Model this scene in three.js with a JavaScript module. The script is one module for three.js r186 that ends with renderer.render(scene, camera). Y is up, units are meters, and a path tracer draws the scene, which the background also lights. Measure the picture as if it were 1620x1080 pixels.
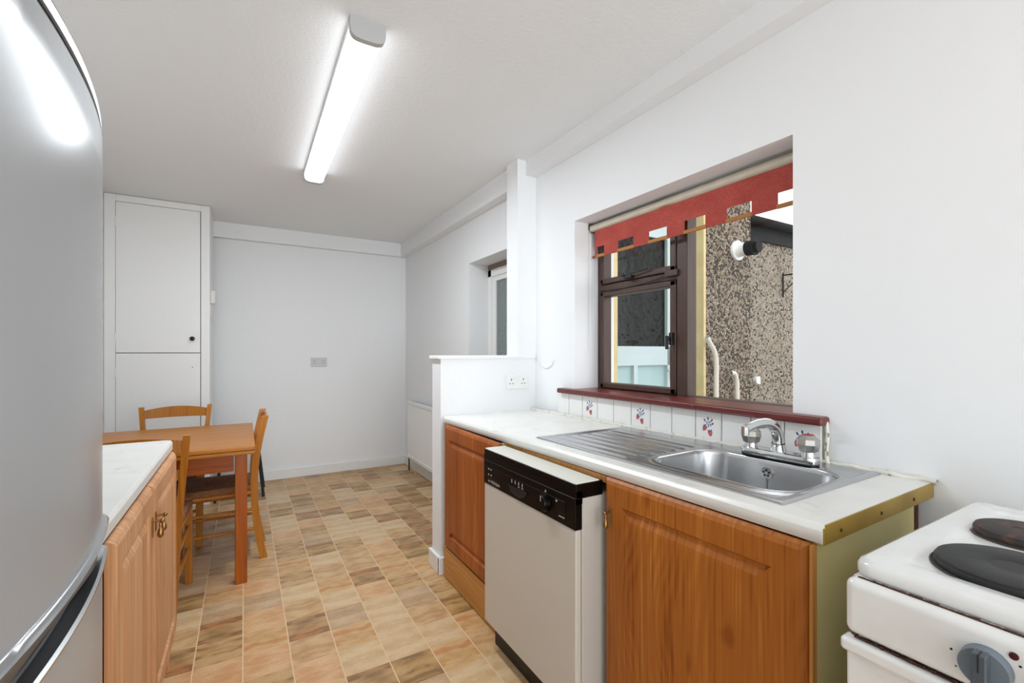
import * as THREE from 'three';
import { RoundedBoxGeometry } from 'three/addons/geometries/RoundedBoxGeometry.js';
import { mergeGeometries, mergeVertices, toCreasedNormals } from 'three/addons/utils/BufferGeometryUtils.js';
import { RectAreaLightUniformsLib } from 'three/addons/lights/RectAreaLightUniformsLib.js';

// ------------------------------------------------------------------ camera, sky, exposure
RectAreaLightUniformsLib.init();
const scene = new THREE.Scene();
const renderer = new THREE.WebGLRenderer({ antialias: true });
renderer.toneMapping = THREE.LinearToneMapping;
renderer.toneMappingExposure = 1.82;
renderer.shadowMap.enabled = true;

const F = 721, W_PX = 1620, H_PX = 1080;
const camera = new THREE.PerspectiveCamera(2 * Math.atan(H_PX / 2 / F) * 180 / Math.PI, W_PX / H_PX, 0.02, 100);
camera.position.set(0, 1.25, 0);
camera.rotation.set(0, -30.45 * Math.PI / 180, 0);
camera.setViewOffset(W_PX, H_PX, 0, -17.4, W_PX, H_PX);

// overcast sky, seen and felt through the windows
scene.background = new THREE.Color().setRGB(0.95, 0.975, 1.0);
scene.backgroundIntensity = 1.3;

// ------------------------------------------------------------------ helpers
let seed = 7;
const rnd = () => { seed = (seed * 1664525 + 1013904223) >>> 0; return seed / 4294967296; };
const rr = (a, b) => a + (b - a) * rnd();
const sm = (a, b, x) => { const t = Math.min(1, Math.max(0, (x - a) / (b - a))); return t * t * (3 - 2 * t); };
const hash = (x, y, s) => { let h = (x * 374761393 + y * 668265263 + s * 2147483647) | 0; h = Math.imul(h ^ (h >>> 13), 1274126177); h ^= h >>> 16; return (h >>> 0) / 4294967296; };
function vnoise(x, y, px, py, s) {           // value noise, period px, py
  const xi = Math.floor(x), yi = Math.floor(y), fx = x - xi, fy = y - yi;
  const w = (a, p) => ((a % p) + p) % p, u = fx * fx * (3 - 2 * fx), v = fy * fy * (3 - 2 * fy);
  const a = hash(w(xi, px), w(yi, py), s), b = hash(w(xi + 1, px), w(yi, py), s), c = hash(w(xi, px), w(yi + 1, py), s), d = hash(w(xi + 1, px), w(yi + 1, py), s);
  return a + (b - a) * u + (c - a) * v + (a - b - c + d) * u * v;
}
function fbm(u, v, fx, fy, s, oct = 3) {     // u, v in 0..1, tileable
  let t = 0, a = 0.5, n = 0;
  for (let i = 0; i < oct; i++) { t += a * vnoise(u * fx, v * fy, fx, fy, s + i * 17); n += a; a *= 0.5; fx *= 2; fy *= 2; }
  return t / n;
}
function tex(w, h, fn, srgb = true) {
  const d = new Uint8Array(w * h * 4);
  for (let j = 0; j < h; j++) for (let i = 0; i < w; i++) {
    const c = fn((i + 0.5) / w, (j + 0.5) / h), k = (j * w + i) * 4;
    d[k] = Math.max(0, Math.min(255, c[0])); d[k + 1] = Math.max(0, Math.min(255, c[1])); d[k + 2] = Math.max(0, Math.min(255, c[2])); d[k + 3] = 255;
  }
  const t = new THREE.DataTexture(d, w, h, THREE.RGBAFormat);
  t.wrapS = t.wrapT = THREE.RepeatWrapping; t.magFilter = THREE.LinearFilter; t.minFilter = THREE.LinearMipmapLinearFilter; t.generateMipmaps = true;
  if (srgb) t.colorSpace = THREE.SRGBColorSpace;
  t.needsUpdate = true; return t;
}
const mix3 = (a, b, t) => [a[0] + (b[0] - a[0]) * t, a[1] + (b[1] - a[1]) * t, a[2] + (b[2] - a[2]) * t];
const gray = (v) => [v * 255, v * 255, v * 255];

const taken = new Map();
function numbered(n) { const k = taken.get(n) ?? 0; taken.set(n, k + 1); return k ? n + '_' + String(k).padStart(3, '0') : n; }
function clean(g) {
  g = g.index ? g.toNonIndexed() : g;
  for (const k of Object.keys(g.attributes)) if (!['position', 'normal'].includes(k)) g.deleteAttribute(k);
  if (!g.attributes.normal) g.computeVertexNormals();
  return g;
}
function boxUV(g, o = [0, 0], swap = false) { // uv in metres from the main direction of each face
  const p = g.attributes.position, uv = new Float32Array(p.count * 2), a = new THREE.Vector3(), b = new THREE.Vector3(), c = new THREE.Vector3();
  for (let i = 0; i < p.count; i += 3) {
    a.fromBufferAttribute(p, i); b.fromBufferAttribute(p, i + 1); c.fromBufferAttribute(p, i + 2);
    const n = b.clone().sub(a).cross(c.clone().sub(a)), ax = Math.abs(n.x), ay = Math.abs(n.y), az = Math.abs(n.z);
    [a, b, c].forEach((q, k) => {
      let u, v;
      if (ay >= ax && ay >= az) { u = q.x; v = q.z; } else if (ax >= az) { u = q.z; v = q.y; } else { u = q.x; v = q.y; }
      if (swap) [u, v] = [v, u];
      uv[(i + k) * 2] = u + o[0]; uv[(i + k) * 2 + 1] = v + o[1];
    });
  }
  g.setAttribute('uv', new THREE.BufferAttribute(uv, 2)); return g;
}
function geo(list, opt = {}) {
  list = Array.isArray(list) ? list : [list];
  let g = list.length === 1 ? clean(list[0]) : mergeGeometries(list.map(clean));
  if (!opt.keepUV) boxUV(g, opt.uv ?? [0, 0], opt.swap);
  return g;
}
function part(name, list, m, parent, opt = {}) {
  const o = new THREE.Mesh(opt.raw ? list : geo(list, opt), m);
  o.name = parent === scene ? numbered(name) : name; o.castShadow = o.receiveShadow = true; parent.add(o);
  if (opt.label) o.userData.label = opt.label;
  return o;
}
function tag(o, label, category, group) { o.userData.label = label; o.userData.category = category; if (group) o.userData.group = group; return o; }
function thing(name, label, category, pos = [0, 0, 0], turn = 0, group) {
  const o = new THREE.Group(); o.name = numbered(name); scene.add(o); o.position.set(...pos); o.rotation.y = turn;
  return tag(o, label, category, group);
}
function struct(name, list, m, label, category, opt) {
  const o = part(name, list, m, scene, opt); o.name = name; o.userData = { kind: 'structure', label, category }; return o;
}
const bb = (x0, x1, y0, y1, z0, z1, r = 0, seg = 2) => {    // box from its limits
  const w = x1 - x0, h = y1 - y0, d = z1 - z0;
  const g = r > 0 ? new RoundedBoxGeometry(w, h, d, seg, Math.min(r, w / 2.01, h / 2.01, d / 2.01)) : new THREE.BoxGeometry(w, h, d);
  return g.translate((x0 + x1) / 2, (y0 + y1) / 2, (z0 + z1) / 2);
};
const cyl = (r0, r1, h, n = 24) => new THREE.CylinderGeometry(r1, r0, h, n);
const V = (x, y, z) => new THREE.Vector3(x, y, z);
function rod(a, b, r, n = 10, r2 = r) {
  const d = b.clone().sub(a), g = new THREE.CylinderGeometry(r2, r, d.length(), n);
  g.applyQuaternion(new THREE.Quaternion().setFromUnitVectors(V(0, 1, 0), d.normalize())); return g.translate((a.x + b.x) / 2, (a.y + b.y) / 2, (a.z + b.z) / 2);
}
const tube = (pts, r, seg = 40, n = 10) => new THREE.TubeGeometry(new THREE.CatmullRomCurve3(pts), seg, r, n, false);
function ex(pts, depth, bevel = 0, holes = []) {
  const s = new THREE.Shape(pts.map((p) => new THREE.Vector2(...p)));
  for (const h of holes) s.holes.push(new THREE.Path(h.map((p) => new THREE.Vector2(...p))));
  return new THREE.ExtrudeGeometry(s, { depth, bevelEnabled: bevel > 0, bevelSize: bevel, bevelThickness: bevel, bevelSegments: 2, curveSegments: 12 });
}
const rect = (x0, x1, y0, y1) => [[x0, y0], [x1, y0], [x1, y1], [x0, y1]];
function loft(rings, capA = true, capB = true) {             // rings of equal count, each an array of Vector3
  const p = [], idx = [], n = rings[0].length;
  for (const r of rings) for (const v of r) p.push(v.x, v.y, v.z);
  for (let i = 0; i + 1 < rings.length; i++) for (let j = 0; j < n; j++) { const a = i * n + j, b = i * n + (j + 1) % n; idx.push(a, b, a + n, b, b + n, a + n); }
  const cap = (i, flip) => { const c = rings[i].reduce((s, v) => s.add(v), V(0, 0, 0)).multiplyScalar(1 / n); const k = p.length / 3; p.push(c.x, c.y, c.z); for (let j = 0; j < n; j++) { const a = i * n + j, b = i * n + (j + 1) % n; flip ? idx.push(k, b, a) : idx.push(k, a, b); } };
  if (capA) cap(0, true); if (capB) cap(rings.length - 1, false);
  const g = new THREE.BufferGeometry(); g.setAttribute('position', new THREE.Float32BufferAttribute(p, 3)); g.setIndex(idx);
  g.computeVertexNormals(); return g;
}
const crease = (g, deg = 35) => toCreasedNormals(mergeVertices(clean(g)), deg * Math.PI / 180);
function roundRect(cx, cz, hw, hd, r, y, n = 8) {
  const out = [];
  for (const [sx, sz, a0] of [[1, 1, 0], [-1, 1, 90], [-1, -1, 180], [1, -1, 270]]) for (let i = 0; i <= n; i++) {
    const a = (a0 + 90 * i / n) * Math.PI / 180; out.push(V(cx + sx * (hw - r) + r * Math.cos(a), y, cz + sz * (hd - r) + r * Math.sin(a)));
  }
  return out;
}
const M = (o) => new THREE.MeshStandardMaterial(o), MP = (o) => new THREE.MeshPhysicalMaterial(o);
const rep = (t, u, v) => { const c = t.clone(); c.repeat.set(1 / u, 1 / v); c.needsUpdate = true; return c; };

// ------------------------------------------------------------------ textures and materials
const wallBump = tex(256, 256, (u, v) => gray(0.5 * fbm(u, v, 24, 24, 3, 3) + 0.5 * fbm(u, v, 4, 4, 9, 2)), false);
const ceilBump = tex(256, 256, (u, v) => gray(0.75 * fbm(u, v, 30, 30, 31, 3) + 0.25 * fbm(u, v, 5, 3, 12, 2)), false);
const mWall = M({ color: 0xf1f2f3, roughness: 0.62, bumpMap: rep(wallBump, 0.5, 0.5), bumpScale: 0.0012 });
const mCeil = M({ color: 0xf2f4f5, roughness: 0.85, bumpMap: rep(ceilBump, 0.32, 0.32), bumpScale: 0.002 });
const mGloss = M({ color: 0xefefed, roughness: 0.35, bumpMap: rep(wallBump, 0.7, 0.7), bumpScale: 0.0006 });
const mWhite = M({ color: 0xf0f0ee, roughness: 0.35 });

function woodTex(light, mid, dark, s, w = 512, h = 512) {
  return tex(w, h, (u, v) => {
    const warp = fbm(u, v, 4, 2, s, 2);
    const ring = 0.5 + 0.5 * Math.sin((u * 9 + 2.6 * warp) * Math.PI * 4);
    const fine = fbm(u, v, 110, 3, s + 5, 2), band = fbm(u, v, 12, 1, s + 9, 3);
    const t = 0.36 * band + 0.44 * fine + 0.1 * ring + 0.1 * warp;
    let c = t < 0.5 ? mix3(light, mid, sm(0.2, 0.5, t)) : mix3(mid, dark, sm(0.5, 0.85, t));
    const k = fbm(u, v, 9, 7, s + 40, 2); if (k > 0.82) c = mix3(c, dark, 0.6 * sm(0.82, 0.95, k));
    return c;
  });
}
const oakA = woodTex([196, 128, 58], [170, 100, 38], [128, 66, 22], 11), oakB = woodTex([186, 110, 48], [160, 84, 30], [120, 56, 16], 23);
const oakP = woodTex([222, 172, 126], [202, 148, 104], [168, 114, 74], 37);
const honey = woodTex([194, 130, 52], [178, 112, 36], [154, 90, 26], 51), amber = woodTex([176, 96, 22], [156, 78, 13], [126, 56, 8], 63);
const pine = woodTex([206, 152, 88], [190, 132, 68], [160, 104, 50], 71);
const W1 = (t, rough = 0.38, cc = 0.15) => MP({ map: rep(t, 0.5, 0.9), roughness: rough, specularIntensity: 0.55 });
const mOakA = W1(oakA), mOakB = W1(oakB), mOakP = W1(oakP, 0.42), mHoney = W1(honey, 0.35), mAmber = W1(amber, 0.32), mPine = W1(pine, 0.5, 0);

const marble = tex(512, 512, (u, v) => {
  const a = fbm(u, v, 5, 3, 81, 4), b = fbm(u, v, 3, 6, 86, 3);
  const vein = sm(0.035, 0.0, Math.abs(a - 0.5)) * sm(0.4, 0.7, b), cloud = fbm(u, v, 6, 6, 90, 3);
  return mix3(mix3([236, 235, 230], [224, 223, 217], cloud), [188, 186, 178], vein * 0.4);
});
const mMarble = MP({ map: rep(marble, 0.5, 0.5), roughness: 0.28, clearcoat: 0.2, clearcoatRoughness: 0.25 });
const mMarbleEdge = M({ color: 0x8a7a60, roughness: 0.8 });
const mSteel = MP({ color: 0xbfc0c1, metalness: 1, roughness: 0.27 });
const mChrome = M({ color: 0xd6d7d8, metalness: 1, roughness: 0.12 });
const mCrystal = M({ color: 0xb9b7b3, metalness: 0.9, roughness: 0.18, flatShading: true });
const mFridge = MP({ color: 0xaaacae, metalness: 0.09, roughness: 0.25, specularIntensity: 0.55 });
const mFridgeTrim = M({ color: 0xb9bbbd, metalness: 0.9, roughness: 0.2 });
const mFridgeBand = M({ color: 0x6a6662, metalness: 0.4, roughness: 0.4 });
const mDark = M({ color: 0x17181a, roughness: 0.5 }), mBlackGloss = MP({ color: 0x050404, roughness: 0.32, specularIntensity: 0.45 });
const mBlackPanel = MP({ color: 0x0c0807, roughness: 0.3, specularIntensity: 0.5 });
const mBrass = M({ color: 0x9a7648, metalness: 0.9, roughness: 0.28 });
const enamelTex = tex(256, 256, (u, v) => { const k = fbm(u, v, 8, 8, 120, 4); return mix3([238, 238, 236], [228, 228, 225], k); });
const mEnamel = MP({ map: rep(enamelTex, 0.4, 0.4), roughness: 0.18, clearcoat: 0.6, clearcoatRoughness: 0.08 });
const mBeige = MP({ color: 0xcec8bd, roughness: 0.4, clearcoat: 0.1 });
const mBeigeTop = M({ color: 0xdad8cd, roughness: 0.4 });
const creamTex = tex(256, 256, (u, v) => mix3([210, 200, 148], [196, 182, 120], fbm(u, v, 5, 7, 131, 4)));
const mCream = M({ map: rep(creamTex, 0.6, 0.6), roughness: 0.5 });
const stripTex = tex(256, 64, (u, v) => mix3([182, 150, 62], [152, 118, 34], fbm(u, v, 6, 3, 140, 3)));
const mStrip = M({ map: rep(stripTex, 0.5, 0.2), roughness: 0.35, metalness: 0.55 });
const rustTex = tex(128, 128, (u, v) => mix3([40, 22, 14], [110, 62, 34], fbm(u, v, 9, 9, 150, 3)));
const mRust = M({ map: rep(rustTex, 0.05, 0.05), roughness: 0.95 });
const brownTex = tex(256, 256, (u, v) => mix3([84, 60, 48], [62, 42, 34], fbm(u, v, 60, 4, 160, 3)));
const mBrown = M({ map: rep(brownTex, 0.4, 0.4), roughness: 0.45 });
const sillTex = tex(256, 256, (u, v) => { const k = fbm(u, v, 7, 12, 170, 4); return k > 0.72 ? [130, 76, 66] : mix3([112, 44, 38], [90, 30, 26], k); });
const mSill = M({ map: rep(sillTex, 0.5, 0.5), roughness: 0.3 });
const mGlass = MP({ color: 0xffffff, transmission: 1, thickness: 0, roughness: 0, ior: 1.5, specularIntensity: 0.4 });
const mTile = MP({ color: 0xeeeeeb, roughness: 0.2, clearcoat: 0.4, clearcoatRoughness: 0.1 });
const mGrout = M({ color: 0xb9b6ae, roughness: 0.9 });
const sealTex = tex(128, 128, (u, v) => { const k = fbm(u, v, 10, 10, 180, 3); return k > 0.7 ? [150, 138, 112] : mix3([236, 234, 226], [216, 212, 198], k); });
const mSeal = M({ map: rep(sealTex, 0.15, 0.15), roughness: 0.7 });

// ------------------------------------------------------------------ room shell
const WX = 1.605, FX = 1.575, LX = -0.91, BZ = -5.05, RZ = 3.4, CY = 2.455;      // kitchen wall, far right wall, left wall, far wall, wall behind the camera, ceiling
const winZ0 = -2.034, winZ1 = -0.85, winY0 = 1.02, winY1 = 1.99;
struct('ceiling', bb(LX - 0.15, 1.95, CY, CY + 0.15, BZ - 0.15, RZ + 0.15), mCeil, 'white textured plaster ceiling of the kitchen', 'ceiling');
struct('wall_left', bb(LX - 0.15, LX, -0.05, CY, BZ - 0.15, RZ + 0.15), mWall, 'white painted long wall behind the fridge and worktop', 'wall');
struct('wall_back', bb(LX, 1.95, -0.05, CY, BZ - 0.15, BZ), mWall, 'white painted end wall with a double socket', 'wall');
struct('wall_right', [
  bb(WX, 1.9, -0.05, winY0, -2.45, RZ + 0.15), bb(WX, 1.9, winY1, CY, -2.45, RZ + 0.15),
  bb(WX, 1.9, winY0, winY1, -2.45, winZ0), bb(WX, 1.9, winY0, winY1, winZ1, RZ + 0.15)], mWall, 'white painted wall around the kitchen window', 'wall');
const doZ0 = -3.374, doZ1 = -2.62, doY = 1.972;
struct('wall_right_far', [bb(FX, 1.9, -0.05, CY, BZ, doZ0), bb(FX, 1.9, doY, CY, doZ0, doZ1), bb(FX, 1.9, -0.05, CY, doZ1, -2.45)], mWall, 'white painted wall of the dining end with a recessed doorway', 'wall');
// wall behind the camera with a wide window
const rw = { x0: -0.6, x1: 1.5, y0: 0.12, y1: 2.25 };
struct('wall_rear', [bb(LX, WX, -0.05, rw.y0, RZ, RZ + 0.15), bb(LX, WX, rw.y1, CY, RZ, RZ + 0.15), bb(LX, rw.x0, rw.y0, rw.y1, RZ, RZ + 0.15), bb(rw.x1, WX, rw.y0, rw.y1, RZ, RZ + 0.15)], mWall, 'white painted wall with tall patio glazing opposite the dining end', 'wall');
{
  const w = new THREE.Group(); w.name = 'window_2'; w.userData = { kind: 'structure', label: 'tall white framed patio glazing opposite the dining end', category: 'window' }; scene.add(w);
  const z0 = RZ + 0.05, z1 = RZ + 0.1;
  part('window_frame', [bb(rw.x0, rw.x1, rw.y0, rw.y0 + 0.05, z0, z1), bb(rw.x0, rw.x1, rw.y1 - 0.05, rw.y1, z0, z1), bb(rw.x0, rw.x0 + 0.05, rw.y0, rw.y1, z0, z1), bb(rw.x1 - 0.05, rw.x1, rw.y0, rw.y1, z0, z1), bb(0.375, 0.425, rw.y0, rw.y1, z0, z1)], mWhite, w);
  part('pane', bb(rw.x0 + 0.05, 0.375, rw.y0 + 0.05, rw.y1 - 0.05, z0 + 0.02, z0 + 0.024), mGlass, w);
  const day = new THREE.RectAreaLight(0xeef7fe, 3.7, rw.x1 - rw.x0 - 0.1, rw.y1 - rw.y0 - 0.1); day.position.set((rw.x0 + rw.x1) / 2, (rw.y0 + rw.y1) / 2, RZ + 0.04); w.add(day);   // daylight entering by the glazing
  part('pane', bb(0.425, rw.x1 - 0.05, rw.y0 + 0.05, rw.y1 - 0.05, z0 + 0.02, z0 + 0.024), mGlass, w);
}
// half wall and pier
struct('wall_half', [bb(0.96, WX, 0, 1.212, -2.563, -2.43), bb(0.945, WX, 1.212, 1.232, -2.578, -2.422, 0.004)], mWall, 'low white dividing wall with a flat cap at the end of the worktop', 'wall');
struct('wall_pier', bb(1.468, WX + 0.02, 1.225, CY, -2.563, -2.428), mWall, 'white square pier rising from the low dividing wall to the ceiling', 'pier');
struct('trim_1', bb(1.53, WX + 0.01, 2.362, CY, -2.43, RZ), mWall, 'white boxed beam along the ceiling above the window', 'beam');
struct('trim_2', bb(1.497, FX + 0.01, 2.314, CY, BZ, -2.563), mWall, 'white boxed beam above the recessed doorway', 'beam');
struct('trim_3', bb(LX, 1.497, 2.314, CY, BZ, -4.98), mWall, 'white boxed band along the top of the end wall', 'beam');
struct('baseboard_back', bb(-0.24, FX, 0, 0.095, BZ, BZ + 0.018, 0.004), mGloss, 'white skirting board along the end wall', 'skirting');
struct('baseboard_right', bb(FX - 0.018, FX, 0, 0.095, BZ + 0.018, doZ0, 0.004), mGloss, 'white skirting board below the radiator', 'skirting');
struct('baseboard_half', [bb(0.942, 0.96, 0, 0.095, -2.581, -2.412, 0.004), bb(0.942, 0.985, 0, 0.095, -2.43, -2.410, 0.004), bb(0.96, FX, 0, 0.095, -2.581, -2.563, 0.004)], mGloss, 'white skirting wrapped round the end of the low dividing wall', 'skirting');

// ------------------------------------------------------------------ floor: printed square tiles
{
  const base = struct('floor', bb(LX, 1.95, -0.06, -0.001, BZ, RZ), M({ color: 0xe0c49c, roughness: 0.6 }), 'vinyl floor of square tan and brown tiles', 'floor');
  const px = 0.1707, pz = 0.1715, ox = -0.004, oz = -2.010;
  const pal = [[[216, 188, 156], [200, 164, 128]], [[210, 172, 130], [190, 146, 104]], [[196, 158, 112], [160, 122, 82]], [[206, 176, 148], [180, 146, 116]], [[218, 180, 144], [202, 152, 114]], [[186, 150, 112], [146, 112, 80]], [[210, 176, 138], [186, 144, 106]], [[200, 164, 124], [172, 132, 94]]];
  const mats = pal.map(([a, b], i) => M({
    map: tex(128, 128, (u, v) => {
      const s = 200 + i * 31, warp = fbm(u, v, 2, 3, s, 2), st = fbm(u, (v + 0.25 * warp) % 1, 2, 9, s + 3, 3), bl = fbm(u, v, 3, 3, s + 7, 3), gr = fbm(u, v, 40, 40, s + 11, 2);
      let c = mix3(a, b, sm(0.25, 0.75, 0.55 * st + 0.45 * bl));
      if (i % 2) c = mix3(c, [190, 122, 84], sm(0.58, 0.75, fbm(u, v, 2, 4, s + 13, 2)) * 0.6);
      if (i === 2 || i === 5 || i === 7) c = mix3(c, [96, 74, 56], sm(0.6, 0.75, st) * 0.35);
      return c.map((q, n) => q + (gr - 0.5) * 14 - (n === 2 ? 8 : 0));
    }), roughness: 0.38 }));
  const cache = new Map();
  function tileGeo(w, d, q) {
    const k = w.toFixed(4) + d.toFixed(4) + q; if (cache.has(k)) return cache.get(k);
    const h = 0.0035, b = 0.0008, g = new THREE.BoxGeometry(w, h, d), p = g.attributes.position;
    for (let i = 0; i < p.count; i++) if (p.getY(i) > 0) { p.setX(i, p.getX(i) - Math.sign(p.getX(i)) * b); p.setZ(i, p.getZ(i) - Math.sign(p.getZ(i)) * b); }
    g.translate(0, -h / 2, 0); const n = g.toNonIndexed(); n.computeVertexNormals();
    const uv = n.attributes.uv, pp = n.attributes.position;
    for (let i = 0; i < pp.count; i++) { let u = pp.getX(i) / px + 0.5, v = pp.getZ(i) / pz + 0.5; if (q & 1) u = 1 - u; if (q & 2) v = 1 - v; uv.setXY(i, u, v); }
    cache.set(k, n); return n;
  }
  const cells = [];
  const gx = 0.0036, gz = 0.0022;
  for (let i = -6; i < 10; i++) for (let j = -34; j < 22; j++) {
    const x0 = Math.max(LX + 0.001, ox + i * px + gx / 2), x1 = Math.min(FX + 0.02, ox + (i + 1) * px - gx / 2), z0 = Math.max(BZ + 0.001, oz + (-j - 1) * pz + gz / 2), z1 = Math.min(RZ - 0.001, oz - j * pz - gz / 2);
    if (x1 - x0 < 0.006 || z1 - z0 < 0.006) continue;
    const cx = (x0 + x1) / 2, cz = (z0 + z1) / 2;
    const vis = cz < -1.25 && (cz > -2.2 ? cx > -0.36 && cx < 1.0 : cx > -0.62 && cx > -0.95 - 0 * cz);
    const dep = cx * 0.507 - cz * 0.862;
    cells.push({ x0, x1, z0, z1, cx, cz, rank: vis ? dep : 100 + dep, mi: Math.floor(hash(i + 50, j + 70, 5) * 8), q: Math.floor(hash(i + 9, j + 31, 8) * 4) });
  }
  cells.sort((a, b) => a.rank - b.rank);
  const rest = [];
  cells.forEach((c, n) => {
    if (n < 300) { const o = new THREE.Mesh(tileGeo(c.x1 - c.x0, c.z1 - c.z0, c.q), mats[c.mi]); o.name = 'tile'; o.position.set(c.cx, 0, c.cz); o.receiveShadow = true; base.add(o); }
    else (rest[c.mi] ??= []).push(tileGeo(c.x1 - c.x0, c.z1 - c.z0, c.q).clone().translate(c.cx, 0, c.cz));
  });
  const flat = rest.filter(Boolean), parts = flat.map((l) => mergeGeometries(l)), all = mergeGeometries(parts, true);
  const o = new THREE.Mesh(all, rest.map((l, i) => l ? mats[i] : null).filter(Boolean)); o.name = 'tiles'; o.receiveShadow = true; o.userData.kind = 'stuff'; base.add(o);
}

// ------------------------------------------------------------------ kitchen window
{
  const w = new THREE.Group(); w.name = 'window_1'; w.userData = { kind: 'structure', label: 'brown framed window with an opening casement above the sink', category: 'window' }; scene.add(w);
  const x0 = 1.775, x1 = 1.835, yb = 1.045, ym = 1.99;
  part('window_frame', [
    bb(x0, x1, yb - 0.03, yb + 0.004, winZ0, winZ1, 0.004), bb(x0, x1, 1.935, ym, winZ0, winZ1, 0.004),
    bb(x0, x1, yb, 1.94, winZ0, winZ0 + 0.032, 0.004), bb(x0, x1, yb, 1.94, winZ1 - 0.035, winZ1, 0.004),
    bb(x0 - 0.006, x1, yb, 1.94, -1.468, -1.408, 0.004), bb(x0, x1, 1.598, 1.636, winZ0 + 0.03, -1.46, 0.004)], mBrown, w);
  const sash = (name, ya, yc) => {
    const s = part(name, [bb(x0 - 0.012, x1 - 0.01, ya, ya + 0.03, -2.0, -1.47, 0.006), bb(x0 - 0.012, x1 - 0.01, yc - 0.03, yc, -2.0, -1.47, 0.006), bb(x0 - 0.012, x1 - 0.01, ya, yc, -2.0, -1.972, 0.006), bb(x0 - 0.012, x1 - 0.01, ya, yc, -1.505, -1.47, 0.006)], mBrown, w);
    part('pane', bb(1.8, 1.804, ya + 0.026, yc - 0.026, -1.975, -1.5), mGlass, s); return s;
  };
  const lo = sash('casement', 1.049, 1.596), up = sash('vent_sash', 1.638, 1.937);
  part('pane', bb(1.8, 1.804, yb, 1.937, -1.41, winZ1 + 0.033), mGlass, w);
  // casement fastener
  part('fastener', [bb(1.745, 1.765, 1.285, 1.345, -1.497, -1.477, 0.005), rod(V(1.745, 1.315, -1.487), V(1.725, 1.315, -1.487), 0.008), bb(1.722, 1.736, 1.265, 1.33, -1.498, -1.485, 0.004)], mDark, lo, { label: 'black casement fastener' });
  part('fastener', [bb(1.735, 1.765, 1.64, 1.66, -1.79, -1.735, 0.004), bb(1.725, 1.745, 1.655, 1.675, -1.80, -1.775, 0.004), rod(V(1.74, 1.662, -1.74), V(1.745, 1.672, -1.62), 0.004, 8)], mDark, up, { label: 'black vent catch' });
  part('hinge', [bb(1.755, 1.778, 1.615, 1.645, -1.53, -1.455, 0.003)], mBrown, up);
  part('cable', tube([V(1.764, 1.602, -2.0), V(1.763, 1.592, -1.9), V(1.763, 1.598, -1.75), V(1.763, 1.61, -1.6), V(1.763, 1.63, -1.5)], 0.003, 40, 6), mDark, w);
}
// sill board, tiles, blind
tag(part('window_sill_board', bb(1.555, 1.78, 1.018, 1.046, -2.14, -0.738, 0.009), mSill, scene), 'chipped dark red painted sill board under the kitchen window', 'sill');
{
  const c = document.createElement('canvas'); c.width = c.height = 128; const x = c.getContext('2d');
  x.fillStyle = '#ecece9'; x.fillRect(0, 0, 128, 128);
  const berry = (cx, cy, a, s) => { x.save(); x.translate(cx, cy); x.rotate(a); x.fillStyle = '#b8434c'; x.beginPath(); x.moveTo(0, -s * 0.6); x.bezierCurveTo(s, -s, s, s * 0.4, 0, s); x.bezierCurveTo(-s, s * 0.4, -s, -s, 0, -s * 0.6); x.fill(); x.fillStyle = '#e2a5a2'; for (let i = 0; i < 6; i++) { x.beginPath(); x.arc((i % 3 - 1) * s * 0.35, (i < 3 ? -0.1 : 0.3) * s, 1.1, 0, 7); x.fill(); } x.fillStyle = '#34406a'; for (const k of [-0.5, 0, 0.5]) { x.beginPath(); x.ellipse(k * s, -s * 0.65, 2.2, 5, k * 1.4, 0, 7); x.fill(); } x.restore(); };
  x.strokeStyle = '#40507c'; x.lineWidth = 1.6;
  for (const [ex, ey] of [[64, 26], [84, 32], [88, 46], [46, 34]]) { x.beginPath(); x.moveTo(66, 66); x.quadraticCurveTo(66, 48, ex, ey); x.stroke(); x.fillStyle = '#34406a'; x.save(); x.translate(ex, ey); x.rotate(Math.atan2(ey - 62, ex - 66)); x.beginPath(); x.ellipse(0, 0, 7, 3.6, 0, 0, 7); x.fill(); x.restore(); }
  for (const [ex, ey] of [[72, 40], [58, 44], [78, 54], [52, 54]]) { x.fillStyle = '#5a6a92'; x.beginPath(); x.ellipse(ex, ey, 5, 2.8, ex * 0.3, 0, 7); x.fill(); }
  berry(46, 68, 0.5, 15); berry(76, 86, -0.25, 16);
  const t = new THREE.CanvasTexture(c); t.colorSpace = THREE.SRGBColorSpace;
  const mPrint = MP({ map: t, roughness: 0.2, clearcoat: 0.4, clearcoatRoughness: 0.1 });
  const zs = [-2.165, -2.063, -1.945, -1.822, -1.702, -1.582, -1.463, -1.343, -1.223, -1.105, -0.988, -0.869, -0.751];
  const g = struct('trim_4', bb(1.594, WX + 0.002, 0.88, 1.018, -2.165, -0.744), mGrout, 'single row of white wall tiles with berry prints below the sill', 'tiling');
  for (let i = 0; i < 12; i++) {
    const w = zs[i + 1] - zs[i] - 0.0035, t2 = part('tile', bb(1.586, 1.597, 0.886, 1.0165, zs[i] + 0.0018, zs[i + 1] - 0.0018, 0.0025), mTile, g);
    if ([2, 5, 8, 11].includes(i)) {
      const q = new THREE.PlaneGeometry(w - 0.006, 0.118); q.rotateY(-Math.PI / 2); q.translate(1.5855, 0.953, (zs[i] + zs[i + 1]) / 2);
      const o = new THREE.Mesh(q, mPrint); o.name = 'berry_print'; t2.add(o); o.userData.label = 'red strawberries and blue leaves print';
    }
  }
  part('end_bead', tube([V(1.594, 1.03, -0.742), V(1.592, 0.98, -0.738), V(1.593, 0.93, -0.741), V(1.59, 0.895, -0.735)], 0.006, 24, 7), mSeal, g);
}
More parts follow.
